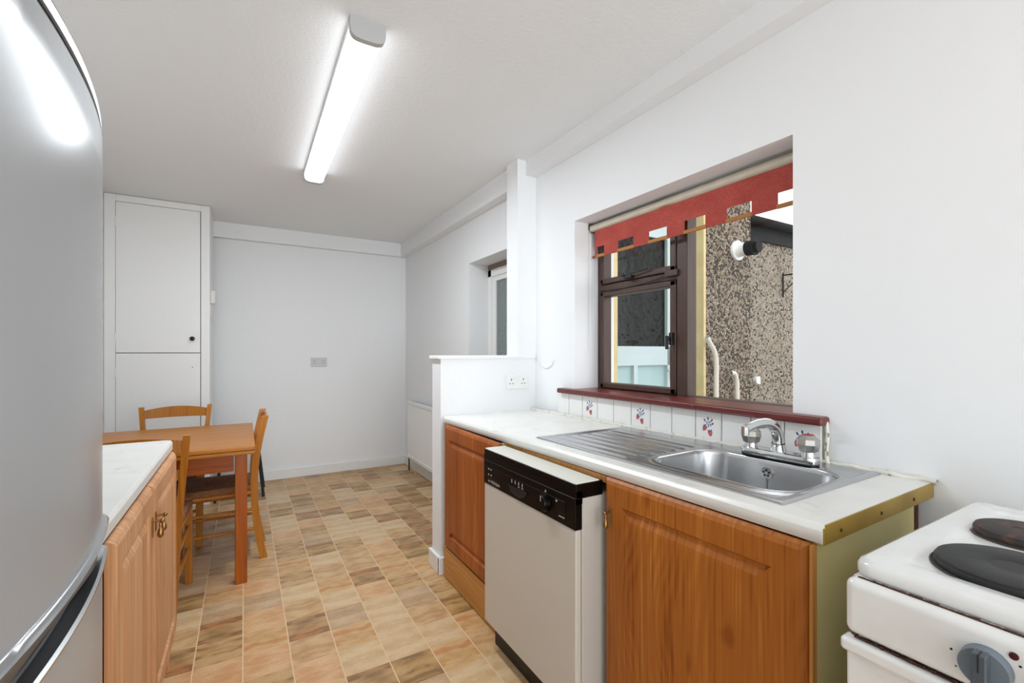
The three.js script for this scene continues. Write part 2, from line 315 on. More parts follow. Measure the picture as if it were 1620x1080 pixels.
{
  const b = thing('roller_blind', 'faded red roller blind with cut out slots rolled up at the kitchen window', 'blind', [1.72, 1.787, -1.994]);
  const L = 1.994 - 0.868, zr = (px) => { const xc = (px - 810) / 721, r = (xc * 0.8620 + 0.5068) / (0.8620 - xc * 0.5068); return 1.994 - 1.72 / r; };
  const holes = [[944, 956], [978, 1002], [1027, 1055], [1083, 1116], [1150, 1189], [1231, 1262]].map(([a, c]) => [Math.max(0.006, zr(a)), Math.min(L - 0.004, zr(c))]);
  const fabricTex = tex(256, 128, (u, v) => { const k = fbm(u, v, 8, 5, 300, 4), w = fbm(u, v, 128, 64, 305, 1); return mix3([192, 86, 74], [164, 66, 56], k).map((q) => q + (w - 0.5) * 16); });
  const mFab = MP({ map: rep(fabricTex, 0.6, 0.3), roughness: 0.85, side: THREE.DoubleSide });
  const g = ex(rect(0, L, 0.002, 0.165), 0.0012, 0, holes.map(([a, c]) => rect(a, c, 0.016, 0.058))); g.rotateY(-Math.PI / 2);
  part('fabric', g, mFab, b);
  const mHem = M({ color: 0xb07a3c, roughness: 0.7 });
  part('hem', bb(-0.004, 0.003, 0, 0.013, -0.004, L, 0.002), mFab, b);
  for (const [a, c] of holes) part('hem_patch', bb(-0.0052, 0.0042, -0.001, 0.0145, a - 0.004, c + 0.004, 0.002), mHem, b);
  part('end_plug', rod(V(0, 0.006, -0.016), V(0, 0.006, 0.0), 0.008, 10), M({ color: 0x9a5536, roughness: 0.6 }), b);
  const rt = tex(256, 64, (u, v) => { const s = sm(0.06, 0.0, Math.abs(u - 0.42)); return mix3(mix3([220, 212, 196], [200, 190, 170], fbm(u, v, 9, 4, 310, 3)), [170, 118, 76], s * 0.7); });
  const roll = cyl(0.019, 0.019, L + 0.03, 24); roll.rotateX(Math.PI / 2); roll.translate(0.0, 0.171, L / 2 - 0.01);
  part('roller', roll, M({ map: rep(rt, 1.2, 0.1), roughness: 0.5 }), b, { swap: true });
  part('bracket', [bb(-0.018, 0.03, 0.165, 0.2, -0.038, -0.03, 0.002), bb(-0.014, 0.016, 0.148, 0.185, -0.032, -0.022, 0.003)], M({ color: 0x5a4a3c, roughness: 0.6 }), b);
  const beads = []; for (let i = 0; i < 96; i++) for (const zz of [-0.03, -0.019]) beads.push(new THREE.IcosahedronGeometry(0.0026, 0).translate(-0.017, 0.155 - i * 0.0072, zz + 0.003 * Math.sin(i * 0.07)));
  part('bead_chain', beads, mWhite, b).userData.kind = 'stuff';
}

// ------------------------------------------------------------------ outside the window: porch with glazed door, pebbledash, pipes
{
  const peb = (s, lo, hi, dk) => {
    const n = 40, cx = [], cy = [], cc = [];
    for (let j = 0; j < n; j++) for (let i = 0; i < n; i++) { cx.push(hash(i, j, s)); cy.push(hash(i, j, s + 1)); cc.push(hash(i, j, s + 2)); }
    const bump = new Float32Array(512 * 512);
    const t = tex(512, 512, (u, v) => {
      const x = u * n, y = v * n, xi = Math.floor(x), yi = Math.floor(y); let d1 = 9, d2 = 9, id = 0;
      for (let b = -1; b <= 1; b++) for (let a = -1; a <= 1; a++) { const ii = (xi + a + n) % n, jj = (yi + b + n) % n, k = jj * n + ii, dx = xi + a + cx[k] - x, dy = yi + b + cy[k] - y, d = dx * dx + dy * dy; if (d < d1) { d2 = d1; d1 = d; id = k; } else if (d < d2) d2 = d; }
      const e = Math.sqrt(d2) - Math.sqrt(d1), q = cc[id];
      bump[Math.floor(v * 512) * 512 + Math.floor(u * 512)] = Math.min(1, e * 1.6);
      let c = q < dk ? [66, 54, 44] : mix3(lo, hi, (q - dk) / (1 - dk)); return mix3([128, 116, 100], c, sm(0.02, 0.2, e));
    });
    const b = tex(512, 512, (u, v) => gray(bump[Math.floor(v * 512) * 512 + Math.floor(u * 512)]), false);
    return M({ map: rep(t, 0.75, 0.75), bumpMap: rep(b, 0.75, 0.75), bumpScale: 0.02, roughness: 0.95 });
  };
  const mPebA = peb(401, [136, 118, 98], [206, 190, 168], 0.34), mPebB = peb(431, [168, 152, 130], [226, 214, 196], 0.16);
  const rendTex = tex(256, 256, (u, v) => mix3([222, 204, 156], [204, 182, 128], fbm(u, v, 6, 10, 450, 4)));
  const mRend = M({ map: rep(rendTex, 0.8, 0.8), roughness: 0.8, bumpMap: rep(wallBump, 0.15, 0.15), bumpScale: 0.003 });
    const zf = -2.5, zd = -2.65, mBlack = MP({ color: 0x07080a, roughness: 0.6, specularIntensity: 0.3 });
  struct('floor_yard', bb(1.9, 12, -0.4, -0.2, -8, 8), M({ color: 0x77736c, roughness: 0.95 }), 'grey concrete yard outside the window', 'yard');
  struct('wall_porch', bb(1.9, 2.372, -0.3, 3.3, zf - 0.15, zf), mRend, 'pale cream rendered porch wall beside the glazed outside door', 'wall');
  struct('wall_porch_reveal', [bb(3.338, 3.37, -0.3, 2.5, zd - 0.1, zf - 0.004)], mRend, 'ochre cream door reveal of the porch', 'wall');
  struct('trim_5', bb(3.334, 3.362, -0.3, 2.5, zf - 0.004, zf + 0.012), mRend, 'cream corner bead beside the pebbledash', 'trim');
  struct('wall_porch_pebbledash', [bb(3.362, 4.012, -0.3, 3.3, -2.95, zf), bb(2.372, 3.362, 2.5, 3.3, zf - 0.4, zf)], mPebA, 'coarse brown pebbledash porch wall stained below the flue', 'wall');
  struct('wall_yard', bb(4.012, 9, -0.3, 2.6, -3.2, -2.9), mPebB, 'pale grey pebbledash wall under the black gutter', 'wall');
  struct('roof_porch', bb(1.9, 4.012, 3.3, 3.4, -6, zf + 0.05), mDark, 'dark flat porch roof', 'roof');
  struct('wall_porch_side', [bb(4.0, 4.012, -0.3, 3.3, -6, -2.95), bb(1.9, 4.012, -0.3, 3.3, -6.1, -6)], mRend, 'cream inner wall of the porch', 'wall');
  // glazed outside door
  const d = new THREE.Group(); d.name = 'door_2'; d.userData = { kind: 'structure', label: 'pale blue panelled outside door with dark patterned glass', category: 'door' }; scene.add(d);
  const mBlue = M({ color: 0xbfd0d2, roughness: 0.4 }), mPanel = M({ color: 0xa9c6c8, roughness: 0.45 });
  const X = (px, z) => { const xc = (px - 810) / 721; return -z * (xc * 0.8620 + 0.5068) / (0.8620 - xc * 0.5068); };
  const x0 = 2.25, xs = X(1056, zd), x1 = 3.338, xm0 = X(1003, zd), xm1 = X(1009, zd);
  part('door_rail', [bb(x0, x1, 1.145, 1.3, zd - 0.04, zd), bb(x0, x1, 2.2, 2.5, zd - 0.04, zd + 0.0), bb(x0, x1, 0.05, 0.25, zd - 0.04, zd)], mBlue, d);
  part('door_stile', bb(xs, x1, 0.25, 2.2, zd - 0.04, zd), mBlue, d);
  part('door_stile', bb(x0, x0 + 0.1, 0.25, 2.2, zd - 0.04, zd), mBlue, d);
  part('muntin', bb(xm0, xm1, 0.25, 1.145, zd - 0.04, zd), mBlue, d);
  part('panel', bb(x0 + 0.1, xm0, 0.25, 1.145, zd - 0.04, zd - 0.028), mPanel, d);
  part('panel', bb(xm1, xs, 0.25, 1.145, zd - 0.04, zd - 0.028), mPanel, d);
  const gt = tex(256, 256, (u, v) => gray(fbm(u, v, 14, 10, 470, 3)), false);
  part('pane', bb(x0 + 0.1, xs, 1.3, 2.2, zd - 0.036, zd - 0.03), MP({ color: 0x050b08, roughness: 0.2, specularIntensity: 0.3, bumpMap: rep(gt, 0.5, 0.5), bumpScale: 0.012 }), d, { label: 'dark patterned glass' });
  const hx = xs + 0.04;
  part('door_handle', [bb(hx - 0.012, hx + 0.018, 1.02, 1.3, zd, zd + 0.008, 0.003), rod(V(hx, 1.1, zd), V(hx, 1.1, zd + 0.05), 0.008), rod(V(hx + 0.005, 1.1, zd + 0.05), V(hx - 0.1, 1.1, zd + 0.05), 0.008)], mFridgeTrim, d);
  // flue
  const X2 = (px, z) => X(px, z), fy = 2.16, fx = X2(1163, zf);
  const fl = thing('boiler_flue', 'white round boiler flue with black end on the brown pebbledash', 'flue', [fx + 0.02, fy, zf]);
  const tubeZ = (r, a, c, n = 24) => cyl(r, r, c - a, n).rotateX(Math.PI / 2).translate(0, 0, (a + c) / 2);
  part('wall_plate', tubeZ(0.088, 0, 0.02), mWhite, fl); part('pipe', tubeZ(0.06, 0.02, 0.1), mWhite, fl); part('terminal', [tubeZ(0.064, 0.1, 0.165), tubeZ(0.07, 0.165, 0.175), tubeZ(0.05, 0.175, 0.21)], mBlack, fl);
  // gutter
  const gu = thing('roof_gutter', 'black gutter and eaves board along the pale pebbledash wall', 'gutter', [4.05, 2.6, -2.9]);
  part('fascia', bb(0, 5, -0.15, 0.06, 0, 0.03), mBlack, gu);
  const gs = []; for (let i = 0; i <= 12; i++) { const a = Math.PI + Math.PI * i / 12; gs.push([0.06 * Math.cos(a), 0.06 * Math.sin(a)]); } for (let i = 12; i >= 0; i--) { const a = Math.PI + Math.PI * i / 12; gs.push([0.055 * Math.cos(a), 0.055 * Math.sin(a)]); }
  part('gutter_trough', ex(gs, 5).rotateY(Math.PI / 2).translate(0, 0.05, 0.09), mBlack, gu);
  part('roof_edge', bb(-0.02, 5, 0.0, 0.03, -0.3, 0.0), mBlack, gu);
  // pipes
  const mPipe = M({ color: 0xd9d3c6, roughness: 0.5 });
  const pa = [[1118, 533], [1122, 541], [1130, 556], [1133, 575], [1133, 600], [1133, 660]].map(([px, py]) => { const z = zf + 0.05, x = X(px, z), zc = x * 0.5068 - z * 0.862; return V(x, 1.25 - zc * (py - 557.4) / 721, z); });
  tag(part('waste_pipe', tube(pa, 0.021, 50, 12), mPipe, scene), 'bent white waste pipe running down the brown pebbledash', 'pipe');
  const pb = [[1156, 590], [1162, 591], [1165, 600], [1166, 625], [1167, 660]].map(([px, py]) => { const z = zf + 0.05, x = X(px, z), zc = x * 0.5068 - z * 0.862; return V(x, 1.25 - zc * (py - 557.4) / 721, z); });
  tag(part('waste_pipe', tube(pb, 0.02, 40, 12), mPipe, scene), 'short white waste pipe with an elbow right of the bent one', 'pipe');
  { const z = -2.9, x = X(1194, z), zc = x * 0.5068 - z * 0.862; tag(part('vent_cap', [rod(V(x, 1.25 - zc * 44 / 721, z), V(x, 1.25 - zc * 44 / 721, z + 0.04), 0.035, 18), bb(x - 0.02, x + 0.06, 1.25 - zc * 50 / 721, 1.25 - zc * 38 / 721, z, z + 0.03, 0.006)], mWhite, scene), 'small white overflow cap on the pale pebbledash', 'vent'); }
  { const z = -2.9, x = X(1238, z), zc = x * 0.5068 - z * 0.862, y0 = 1.25 + zc * 87 / 721, y1 = 1.25 + zc * 125 / 721; const q = thing('hanging_bracket', 'black iron hanging basket bracket on the pale pebbledash', 'bracket', [x, y0, z]); part('back_bar', bb(-0.008, 0.008, 0, y1 - y0, 0, 0.012), mBlack, q); part('arm', bb(-0.006, 0.006, y1 - y0 - 0.03, y1 - y0 - 0.016, 0.01, 0.3), mBlack, q); part('brace', rod(V(0, 0.06, 0.01), V(0, y1 - y0 - 0.03, 0.22), 0.006, 8), mBlack, q); }
}

// ------------------------------------------------------------------ recessed doorway at the dining end
{
  const d = new THREE.Group(); d.name = 'door_1'; d.userData = { kind: 'structure', label: 'white framed door with frosted glass in the deep recess', category: 'door' }; scene.add(d);
  const x0 = 1.75, x1 = 1.8;
  part('door_frame', [bb(x0, x1, 0, 1.93, doZ0, doZ0 + 0.06, 0.004), bb(x0, x1, 1.87, 1.93, doZ0, doZ1, 0.004), bb(x0, x1, 0, 1.93, doZ1 - 0.05, doZ1, 0.004)], mGloss, d);
  part('lintel_board', bb(1.752, 1.9, 1.93, doY, doZ0, doZ1), M({ color: 0x85766c, roughness: 0.8 }), d, { label: 'dull brown board above the frame' });
  part('door_stile', [bb(x0 + 0.008, x1 - 0.004, 0, 1.87, doZ0 + 0.06, doZ0 + 0.125, 0.003), bb(x0 + 0.008, x1 - 0.004, 0, 1.87, doZ1 - 0.12, doZ1 - 0.05, 0.003), bb(x0 + 0.008, x1 - 0.004, 1.83, 1.87, doZ0 + 0.12, doZ1 - 0.1, 0.003), bb(x0 + 0.008, x1 - 0.004, 0, 0.25, doZ0 + 0.12, doZ1 - 0.1, 0.003)], mGloss, d);
  const ft = tex(128, 128, (u, v) => gray(fbm(u, v, 10, 30, 480, 3)), false);
  part('pane', bb(1.77, 1.776, 0.25, 1.83, doZ0 + 0.12, doZ1 - 0.11), MP({ color: 0x8f9b99, roughness: 0.3, transmission: 0.25, thickness: 0, bumpMap: rep(ft, 0.2, 0.2), bumpScale: 0.006 }), d, { label: 'grey green frosted glass' });
}
// radiator
{
  const r = thing('radiator', 'white ribbed panel radiator on the wall beyond the low divider', 'radiator', [FX, 0.14, -4.72]);
  const L = 1.6, H = 0.6, n = 44, pts = [];
  for (let i = 0; i <= n * 4; i++) { const z = L * i / (n * 4), k = Math.cos(i / 4 * Math.PI * 2); pts.push([z, -0.076 - 0.007 * sm(-0.3, 0.5, k)]); }
  const shape = [...pts, [L, -0.066], [0, -0.066]].map(([z, x]) => [x, z]);
  part('front_panel', crease(ex(shape, H - 0.06).rotateX(Math.PI / 2).translate(0, H - 0.03, 0), 50), mGloss, r);
  part('back_panel', bb(-0.05, -0.03, 0.02, H - 0.02, 0.01, L - 0.01, 0.004), mGloss, r);
  part('top_rail', [bb(-0.085, -0.062, H - 0.035, H, -0.004, L, 0.006), bb(-0.085, -0.062, 0, 0.035, -0.004, L, 0.006)], mGloss, r);
  part('top_grille', bb(-0.064, -0.03, H - 0.012, H - 0.004, 0.0, L, 0.002), M({ color: 0xb8bab8, roughness: 0.5 }), r);
  part('valve', [rod(V(-0.06, 0.01, -0.02), V(-0.06, -0.14, -0.02), 0.008), rod(V(-0.06, 0.03, -0.02), V(-0.06, -0.01, -0.02), 0.014), rod(V(-0.06, 0.02, -0.02), V(-0.06, 0.02, 0.01), 0.009)], M({ color: 0x4a4642, roughness: 0.4, metalness: 0.5 }), r);
  part('wall_bracket', bb(-0.035, 0, 0.1, 0.5, 0.3, 0.34), mGloss, r);
}
// sockets
function socket(label, pos, turn, m) {
  const s = thing('double_socket', label, 'socket', pos, turn);
  part('plate', bb(-0.076, 0.076, -0.045, 0.045, 0, 0.01, 0.004), m, s);
  for (const k of [-1, 1]) {
    part('switch', bb(k * 0.018 - 0.006, k * 0.018 + 0.006, 0.012, 0.032, 0.009, 0.014, 0.002), m, s);
    part('pin_holes', [bb(k * 0.043 - 0.003, k * 0.043 + 0.003, 0.008, 0.018, 0.0095, 0.0105), bb(k * 0.043 - 0.0145, k * 0.043 - 0.007, -0.014, -0.009, 0.0095, 0.0105), bb(k * 0.043 + 0.007, k * 0.043 + 0.0145, -0.014, -0.009, 0.0095, 0.0105)], mDark, s);
  }
}
socket('white double wall socket above the worktop on the low divider', [1.462, 1.07, -2.43], 0, mWhite);
socket('grey looking double wall socket alone on the bare end wall', [0.664, 1.152, BZ], 0, M({ color: 0xcfcfcd, roughness: 0.4 }));
tag(part('wall_cable', tube([V(1.598, 1.24, -2.405), V(1.599, 1.21, -2.4), V(1.6, 1.175, -2.37), V(1.6, 1.155, -2.32), V(1.6, 1.17, -2.26), V(1.6, 1.2, -2.235)], 0.0022, 40, 6), mWhite, scene), 'thin white cable curling on the wall by the low divider', 'cable');
// fitted cupboard
{
  const z1 = -4.5, cx0 = LX + 0.002, cx1 = -0.243;
  const c = thing('fitted_cupboard', 'tall white built in cupboard in the corner with black knob', 'cupboard', [0, 0, 0]);
  const dx0 = -0.839, dx1 = -0.308;
  part('frame', [bb(cx0, dx0 - 0.002, 0, CY - 0.003, z1 - 0.03, z1, 0.003), bb(dx1 + 0.004, cx1, 0, CY - 0.003, z1 - 0.03, z1, 0.003), bb(dx0 - 0.002, dx1 + 0.004, 2.4, CY - 0.003, z1 - 0.03, z1, 0.003), bb(dx0 - 0.002, dx1 + 0.004, 0, 0.06, z1 - 0.03, z1, 0.003)], mGloss, c);
  part('side_panel', bb(cx1 - 0.02, cx1, 0, CY - 0.003, -4.98, z1 - 0.03), mGloss, c);
  const up = part('upper_door', bb(dx0, dx1, 1.249, 2.397, z1 - 0.022, z1 + 0.003, 0.003), mGloss, c);
  const kn = new THREE.LatheGeometry([[0, 0], [0.01, 0], [0.008, 0.012], [0.018, 0.02], [0.017, 0.028], [0, 0.032]].map((p) => new THREE.Vector2(...p)), 20).rotateX(Math.PI / 2).translate(-0.361, 1.362, z1 + 0.003);
  part('knob', kn, mDark, up, { label: 'round black knob' });
  for (const y of [2.24, 1.36]) part('hinge', [rod(V(dx0 - 0.001, y - 0.04, z1 + 0.004), V(dx0 - 0.001, y + 0.04, z1 + 0.004), 0.005, 8), bb(dx0 - 0.018, dx0 + 0.018, y - 0.04, y + 0.04, z1, z1 + 0.004)], mGloss, up);
  const lo = part('lower_door', bb(dx0, dx1, 0.062, 1.244, z1 - 0.022, z1 + 0.003, 0.003), mGloss, c);
  part('hinge', [rod(V(dx0 - 0.001, 1.06, z1 + 0.004), V(dx0 - 0.001, 1.14, z1 + 0.004), 0.005, 8), bb(dx0 - 0.018, dx0 + 0.018, 1.06, 1.14, z1, z1 + 0.004)], mGloss, lo);
  part('keyhole', rod(V(-0.361, 1.13, z1 + 0.002), V(-0.361, 1.13, z1 + 0.0042), 0.004, 8), mDark, lo);
  const t = thing('thermostat_box', 'small ivory thermostat box on the side of the tall cupboard', 'thermostat', [cx1, 1.715, -4.57]);
  part('case', bb(0, 0.035, -0.055, 0.055, -0.07, 0.0, 0.006), M({ color: 0xe6e2d8, roughness: 0.4 }), t);
  part('back_plate', bb(0, 0.004, -0.16, -0.06, -0.12, 0.02, 0.002), mGloss, t);
  part('dial', rod(V(0.034, 0.01, -0.03), V(0.038, 0.01, -0.03), 0.012, 14), mWhite, t);
}

// ------------------------------------------------------------------ ceiling light
{
  const l = thing('tube_light', 'long fluorescent batten light with white ribbed diffuser on the ceiling', 'light', [0.396, CY, -2.5], -0.5 * Math.PI / 180);
  const L = 1.62, hw = 0.058, hd = 0.07, prof = [];
  for (let i = 0; i <= 14; i++) { const a = Math.PI * i / 14; prof.push([hw * Math.sign(Math.cos(a)) * Math.pow(Math.abs(Math.cos(a)), 0.45), -0.018 - (hd - 0.018) * Math.pow(Math.sin(a), 0.5)]); }
  part('diffuser', crease(ex(prof, L - 0.04).translate(0, 0, -L / 2 + 0.02), 40), M({ color: 0xf4f6f8, roughness: 0.4, emissive: 0xf4f9ff, emissiveIntensity: 2.2 }), l);
  part('base_tray', bb(-hw - 0.003, hw + 0.003, -0.02, 0, -L / 2 + 0.01, L / 2 - 0.01, 0.003), mWhite, l);
  const cap = [...prof.map(([x, y]) => [x * 1.05, y * 1.03]), [-hw * 1.05, 0], [hw * 1.05, 0]];
  const mCap = M({ color: 0xb9bab9, roughness: 0.5 });
  part('end_cap', ex(cap, 0.022, 0.003).translate(0, 0, L / 2 - 0.024), mCap, l);
  part('end_cap', ex(cap, 0.022, 0.003).translate(0, 0, -L / 2 + 0.002), mCap, l);
  const a = new THREE.RectAreaLight(0xeef7fe, 26, 0.11, L - 0.06); a.position.set(0, -hd - 0.006, 0); a.rotation.x = -Math.PI / 2; l.add(a);
}

// ------------------------------------------------------------------ cabinet doors and handles
function panelDoor(w, h, t = 0.019, rail = 0.07) {           // front faces +z, lower left corner at the origin
  const rings = [[0, -t], [0, -0.013], [0.007, -0.005], [0.018, 0], [rail, 0], [rail + 0.006, -0.008], [rail + 0.016, -0.009], [rail + 0.034, -0.001], [rail + 0.044, 0]];
  const R = rings.map(([i, z]) => [V(i, i, z), V(w - i, i, z), V(w - i, h - i, z), V(i, h - i, z)]);
  const g = loft(R); return crease(g, 20);
}
function grooveDoor(w, h, t = 0.019, rail = 0.075) {          // like panelDoor, routed only along top and bottom, mitred ends
  const out = [[0, -t], [0, -0.013], [0.007, -0.005], [0.018, 0]], inn = [[rail, 0], [rail + 0.006, -0.008], [rail + 0.016, -0.009], [rail + 0.034, -0.001], [rail + 0.044, 0]], p = [];
  const tri = (...v) => v.forEach((q) => p.push(q.x, q.y, q.z)), quad = (a, b, c, d) => { tri(a, b, c); tri(a, c, d); };
  const R = ([i, z]) => [V(i, i, z), V(w - i, i, z), V(w - i, h - i, z), V(i, h - i, z)];
  for (let k = 0; k < 3; k++) { const a = R(out[k]), b = R(out[k + 1]); for (let j = 0; j < 4; j++) quad(a[j], a[(j + 1) % 4], b[(j + 1) % 4], b[j]); }
  { const a = R(out[3]), b = R(inn[0]); for (let j = 0; j < 4; j++) quad(a[j], a[(j + 1) % 4], b[(j + 1) % 4], b[j]); }
  for (let k = 0; k < 4; k++) {
    const a = R(inn[k]), b = R(inn[k + 1]), fa = R([inn[k][0], 0]), fb = R([inn[k + 1][0], 0]);
    for (let j = 0; j < 4; j++) (j % 2 ? quad(fa[j], fa[(j + 1) % 4], fb[(j + 1) % 4], fb[j]) : quad(a[j], a[(j + 1) % 4], b[(j + 1) % 4], b[j]));
    for (let j = 0; j < 4; j++) j % 2 ? quad(a[j], fa[j], fb[j], b[j]) : quad(fa[j], a[j], b[j], fb[j]);
  }
  const c = R(inn[4]); quad(...c); const q = R(out[0]); quad(q[3], q[2], q[1], q[0]);
  const g = new THREE.BufferGeometry(); g.setAttribute('position', new THREE.Float32BufferAttribute(p, 3)); g.computeVertexNormals(); return g;
}
function dropHandle(parent, x, y, z = 0) {
  const pr = [[0, 0], [0.003, 0], [0.004, 0.01], [0.003, 0.014], [0.0065, 0.022], [0.0085, 0.032], [0.007, 0.04], [0.003, 0.044], [0, 0.045]].map(([r, yy]) => new THREE.Vector2(r, -yy));
  const pl = part('handle', [bb(x - 0.006, x + 0.006, y - 0.045, y + 0.012, z, z + 0.003, 0.001), rod(V(x, y, z), V(x, y, z + 0.022), 0.0035, 8), new THREE.SphereGeometry(0.0065, 12, 8).translate(x, y, z + 0.024)], mBrass, parent, { label: 'brass drop handle' });
  part('drop', new THREE.LatheGeometry(pr.reverse(), 12).translate(x, y - 0.006, z + 0.02), mBrass, pl);
}
// base cabinet next to the divider
{
  const c = thing('base_cabinet', 'oak fronted base cabinet between the low divider and the dishwasher', 'cabinet', [0.957, 0, -2.378], -Math.PI / 2);
  const W = 0.635;
  part('door', grooveDoor(W - 0.004, 0.675), mOakB, c, { uv: [0.13, 0.2] }).position.set(0, 0.176, 0);
  part('carcass', [bb(0.0, 0.018, 0.1, 0.85, -0.58, -0.022), bb(W - 0.018, W, 0.1, 0.85, -0.58, -0.022), bb(0, W, 0.12, 0.14, -0.58, -0.022), bb(0, W, 0.1, 0.85, -0.6, -0.58)], mCream, c);
  part('plinth', bb(-0.005, W + 0.005, 0.006, 0.172, -0.022, -0.004, 0.001), mPine, c, { swap: true });
}
// sink cabinet
{
  const c = thing('sink_cabinet', 'oak fronted sink cabinet with cream end panel beside the cooker', 'cabinet', [0.978, 0, -1.096], -Math.PI / 2 + 0.026);
  const W = 0.604;
  const d = part('door', grooveDoor(W - 0.006, 0.745), mOakA, c, { uv: [0.02, 0.05] }); d.position.set(0.002, 0.112, 0);
  dropHandle(d, 0.03, 0.645, 0);
  part('end_panel', bb(W - 0.018, W, 0.0, 0.857, -0.553, -0.02), mCream, c);
  part('carcass', [bb(0.0, 0.018, 0.0, 0.853, -0.575, -0.022), bb(0.018, W - 0.018, 0.12, 0.14, -0.575, -0.022), bb(0.018, W - 0.018, 0.1, 0.7, -0.585, -0.575)], mCream, c);
  part('plinth', bb(0.0, W, 0.004, 0.108, -0.07, -0.052), mPine, c, { swap: true });
  part('rear_batten', bb(W - 0.02, W - 0.004, 0.5, 0.855, -0.598, -0.5535), M({ map: rep(rustTex, 0.08, 0.08), roughness: 1 }), c, { label: 'dark rotten timber behind the end panel' });
  part('edge_strip', bb(W - 0.003, W + 0.003, 0.1, 0.856, -0.021, -0.003), mPine, c);
}
// batten under the worktop, over the dishwasher
tag(part('worktop_batten', bb(0.992, 1.01, 0.835, 0.855, -1.74, -1.1, 0.001), mPine, scene), 'narrow wooden batten under the worktop behind the dishwasher', 'batten');

// dishwasher
{
  const d = thing('dishwasher', 'beige dishwasher with black control panel pulled out from the worktop', 'dishwasher', [0.88, 0, -1.728], -Math.PI / 2);   // local x towards the viewer, front +z
  const W = 0.618, cp = 0.7;
  part('body', bb(0.004, W - 0.004, 0.1, 0.80, -0.6, -0.028, 0.004), M({ color: 0xc6c2ba, roughness: 0.4 }), d);
  part('top_board', bb(0.002, W - 0.002, 0.832, 0.846, -0.098, -0.002, 0.003), mBeigeTop, d);
  const door = part('door', bb(0, W, 0.118, cp, -0.024, 0, 0.006), mBeige, d);
  const p = part('control_panel', [bb(-0.001, W + 0.001, cp, 0.8, -0.026, 0.003, 0.004), bb(-0.001, W + 0.001, 0.796, 0.843, -0.11, 0.0, 0.004), bb(-0.001, W + 0.001, 0.78, 0.82, -0.026, 0.001)], mBlackGloss, d, { label: 'black control panel' });
  part('panel_inset', bb(0.012, W - 0.05, cp + 0.034, 0.776, 0.002, 0.0046, 0.001), mBlackPanel, p);
  const hz = ex([[0.215, 0.742], [0.345, 0.742], [0.325, 0.724], [0.3, 0.714], [0.26, 0.714], [0.235, 0.724]], 0.003, 0.001).translate(0, 0, 0.0035);
  part('door_grip', hz, mDark, p); part('grip_edge', bb(0.21, 0.35, 0.742, 0.747, 0.003, 0.011, 0.002), mBlackPanel, p);
  const kb = part('programme_knob', [rod(V(0.46, 0.745, 0.003), V(0.46, 0.745, 0.02), 0.03, 28, 0.028), rod(V(0.46, 0.745, 0.02), V(0.46, 0.745, 0.024), 0.026, 28, 0.024)], mBlackGloss, p);
  part('pointer', bb(0.4585, 0.4615, 0.752, 0.77, 0.0238, 0.0246), M({ color: 0xbdbdbd, roughness: 0.5 }), kb);
  const mInk = M({ color: 0xb5b0ac, roughness: 0.6 });
  const k = [];
  for (let i = 0; i < 4; i++) { k.push(bb(0.235 + i * 0.025, 0.240 + i * 0.025, 0.757, 0.770, 0.0046, 0.0052)); if (i > 1) k.push(bb(0.232 + i * 0.025, 0.244 + i * 0.025, 0.7505, 0.7535, 0.0046, 0.0052)); }
  for (const [x, y] of [[0.045, 0.765], [0.065, 0.765], [0.045, 0.742], [0.067, 0.742]]) k.push(bb(x, x + 0.008, y, y + 0.006, 0.0046, 0.0052));
  k.push(bb(0.58 - 0.06, 0.58 - 0.052, 0.765, 0.772, 0.0046, 0.0052), bb(0.535, 0.565, 0.722, 0.725, 0.003, 0.0042), bb(0.457, 0.463, 0.779, 0.786, 0.003, 0.0042));
  part('panel_marks', k, mInk, p).userData.kind = 'stuff';
  const cv = document.createElement('canvas'); cv.width = 256; cv.height = 64; const x = cv.getContext('2d'); x.fillStyle = '#0b0a0a'; x.fillRect(0, 0, 256, 64); x.fillStyle = '#c9c4c0'; x.font = 'italic bold 40px serif'; x.fillText('Whirlpool', 66, 44); x.fillRect(6, 26, 18, 12); x.fillRect(28, 28, 22, 11);
  const ct = new THREE.CanvasTexture(cv); ct.colorSpace = THREE.SRGBColorSpace;
  const q = new THREE.Mesh(new THREE.PlaneGeometry(0.1, 0.025).translate(0.09, 0.718, 0.0036), MP({ map: ct, roughness: 0.3 })); q.name = 'maker_lettering'; p.add(q);
  part('kick_plate', bb(0.004, W - 0.004, 0.002, 0.116, -0.08, -0.05), M({ color: 0x1d1510, roughness: 0.5 }), d);
}

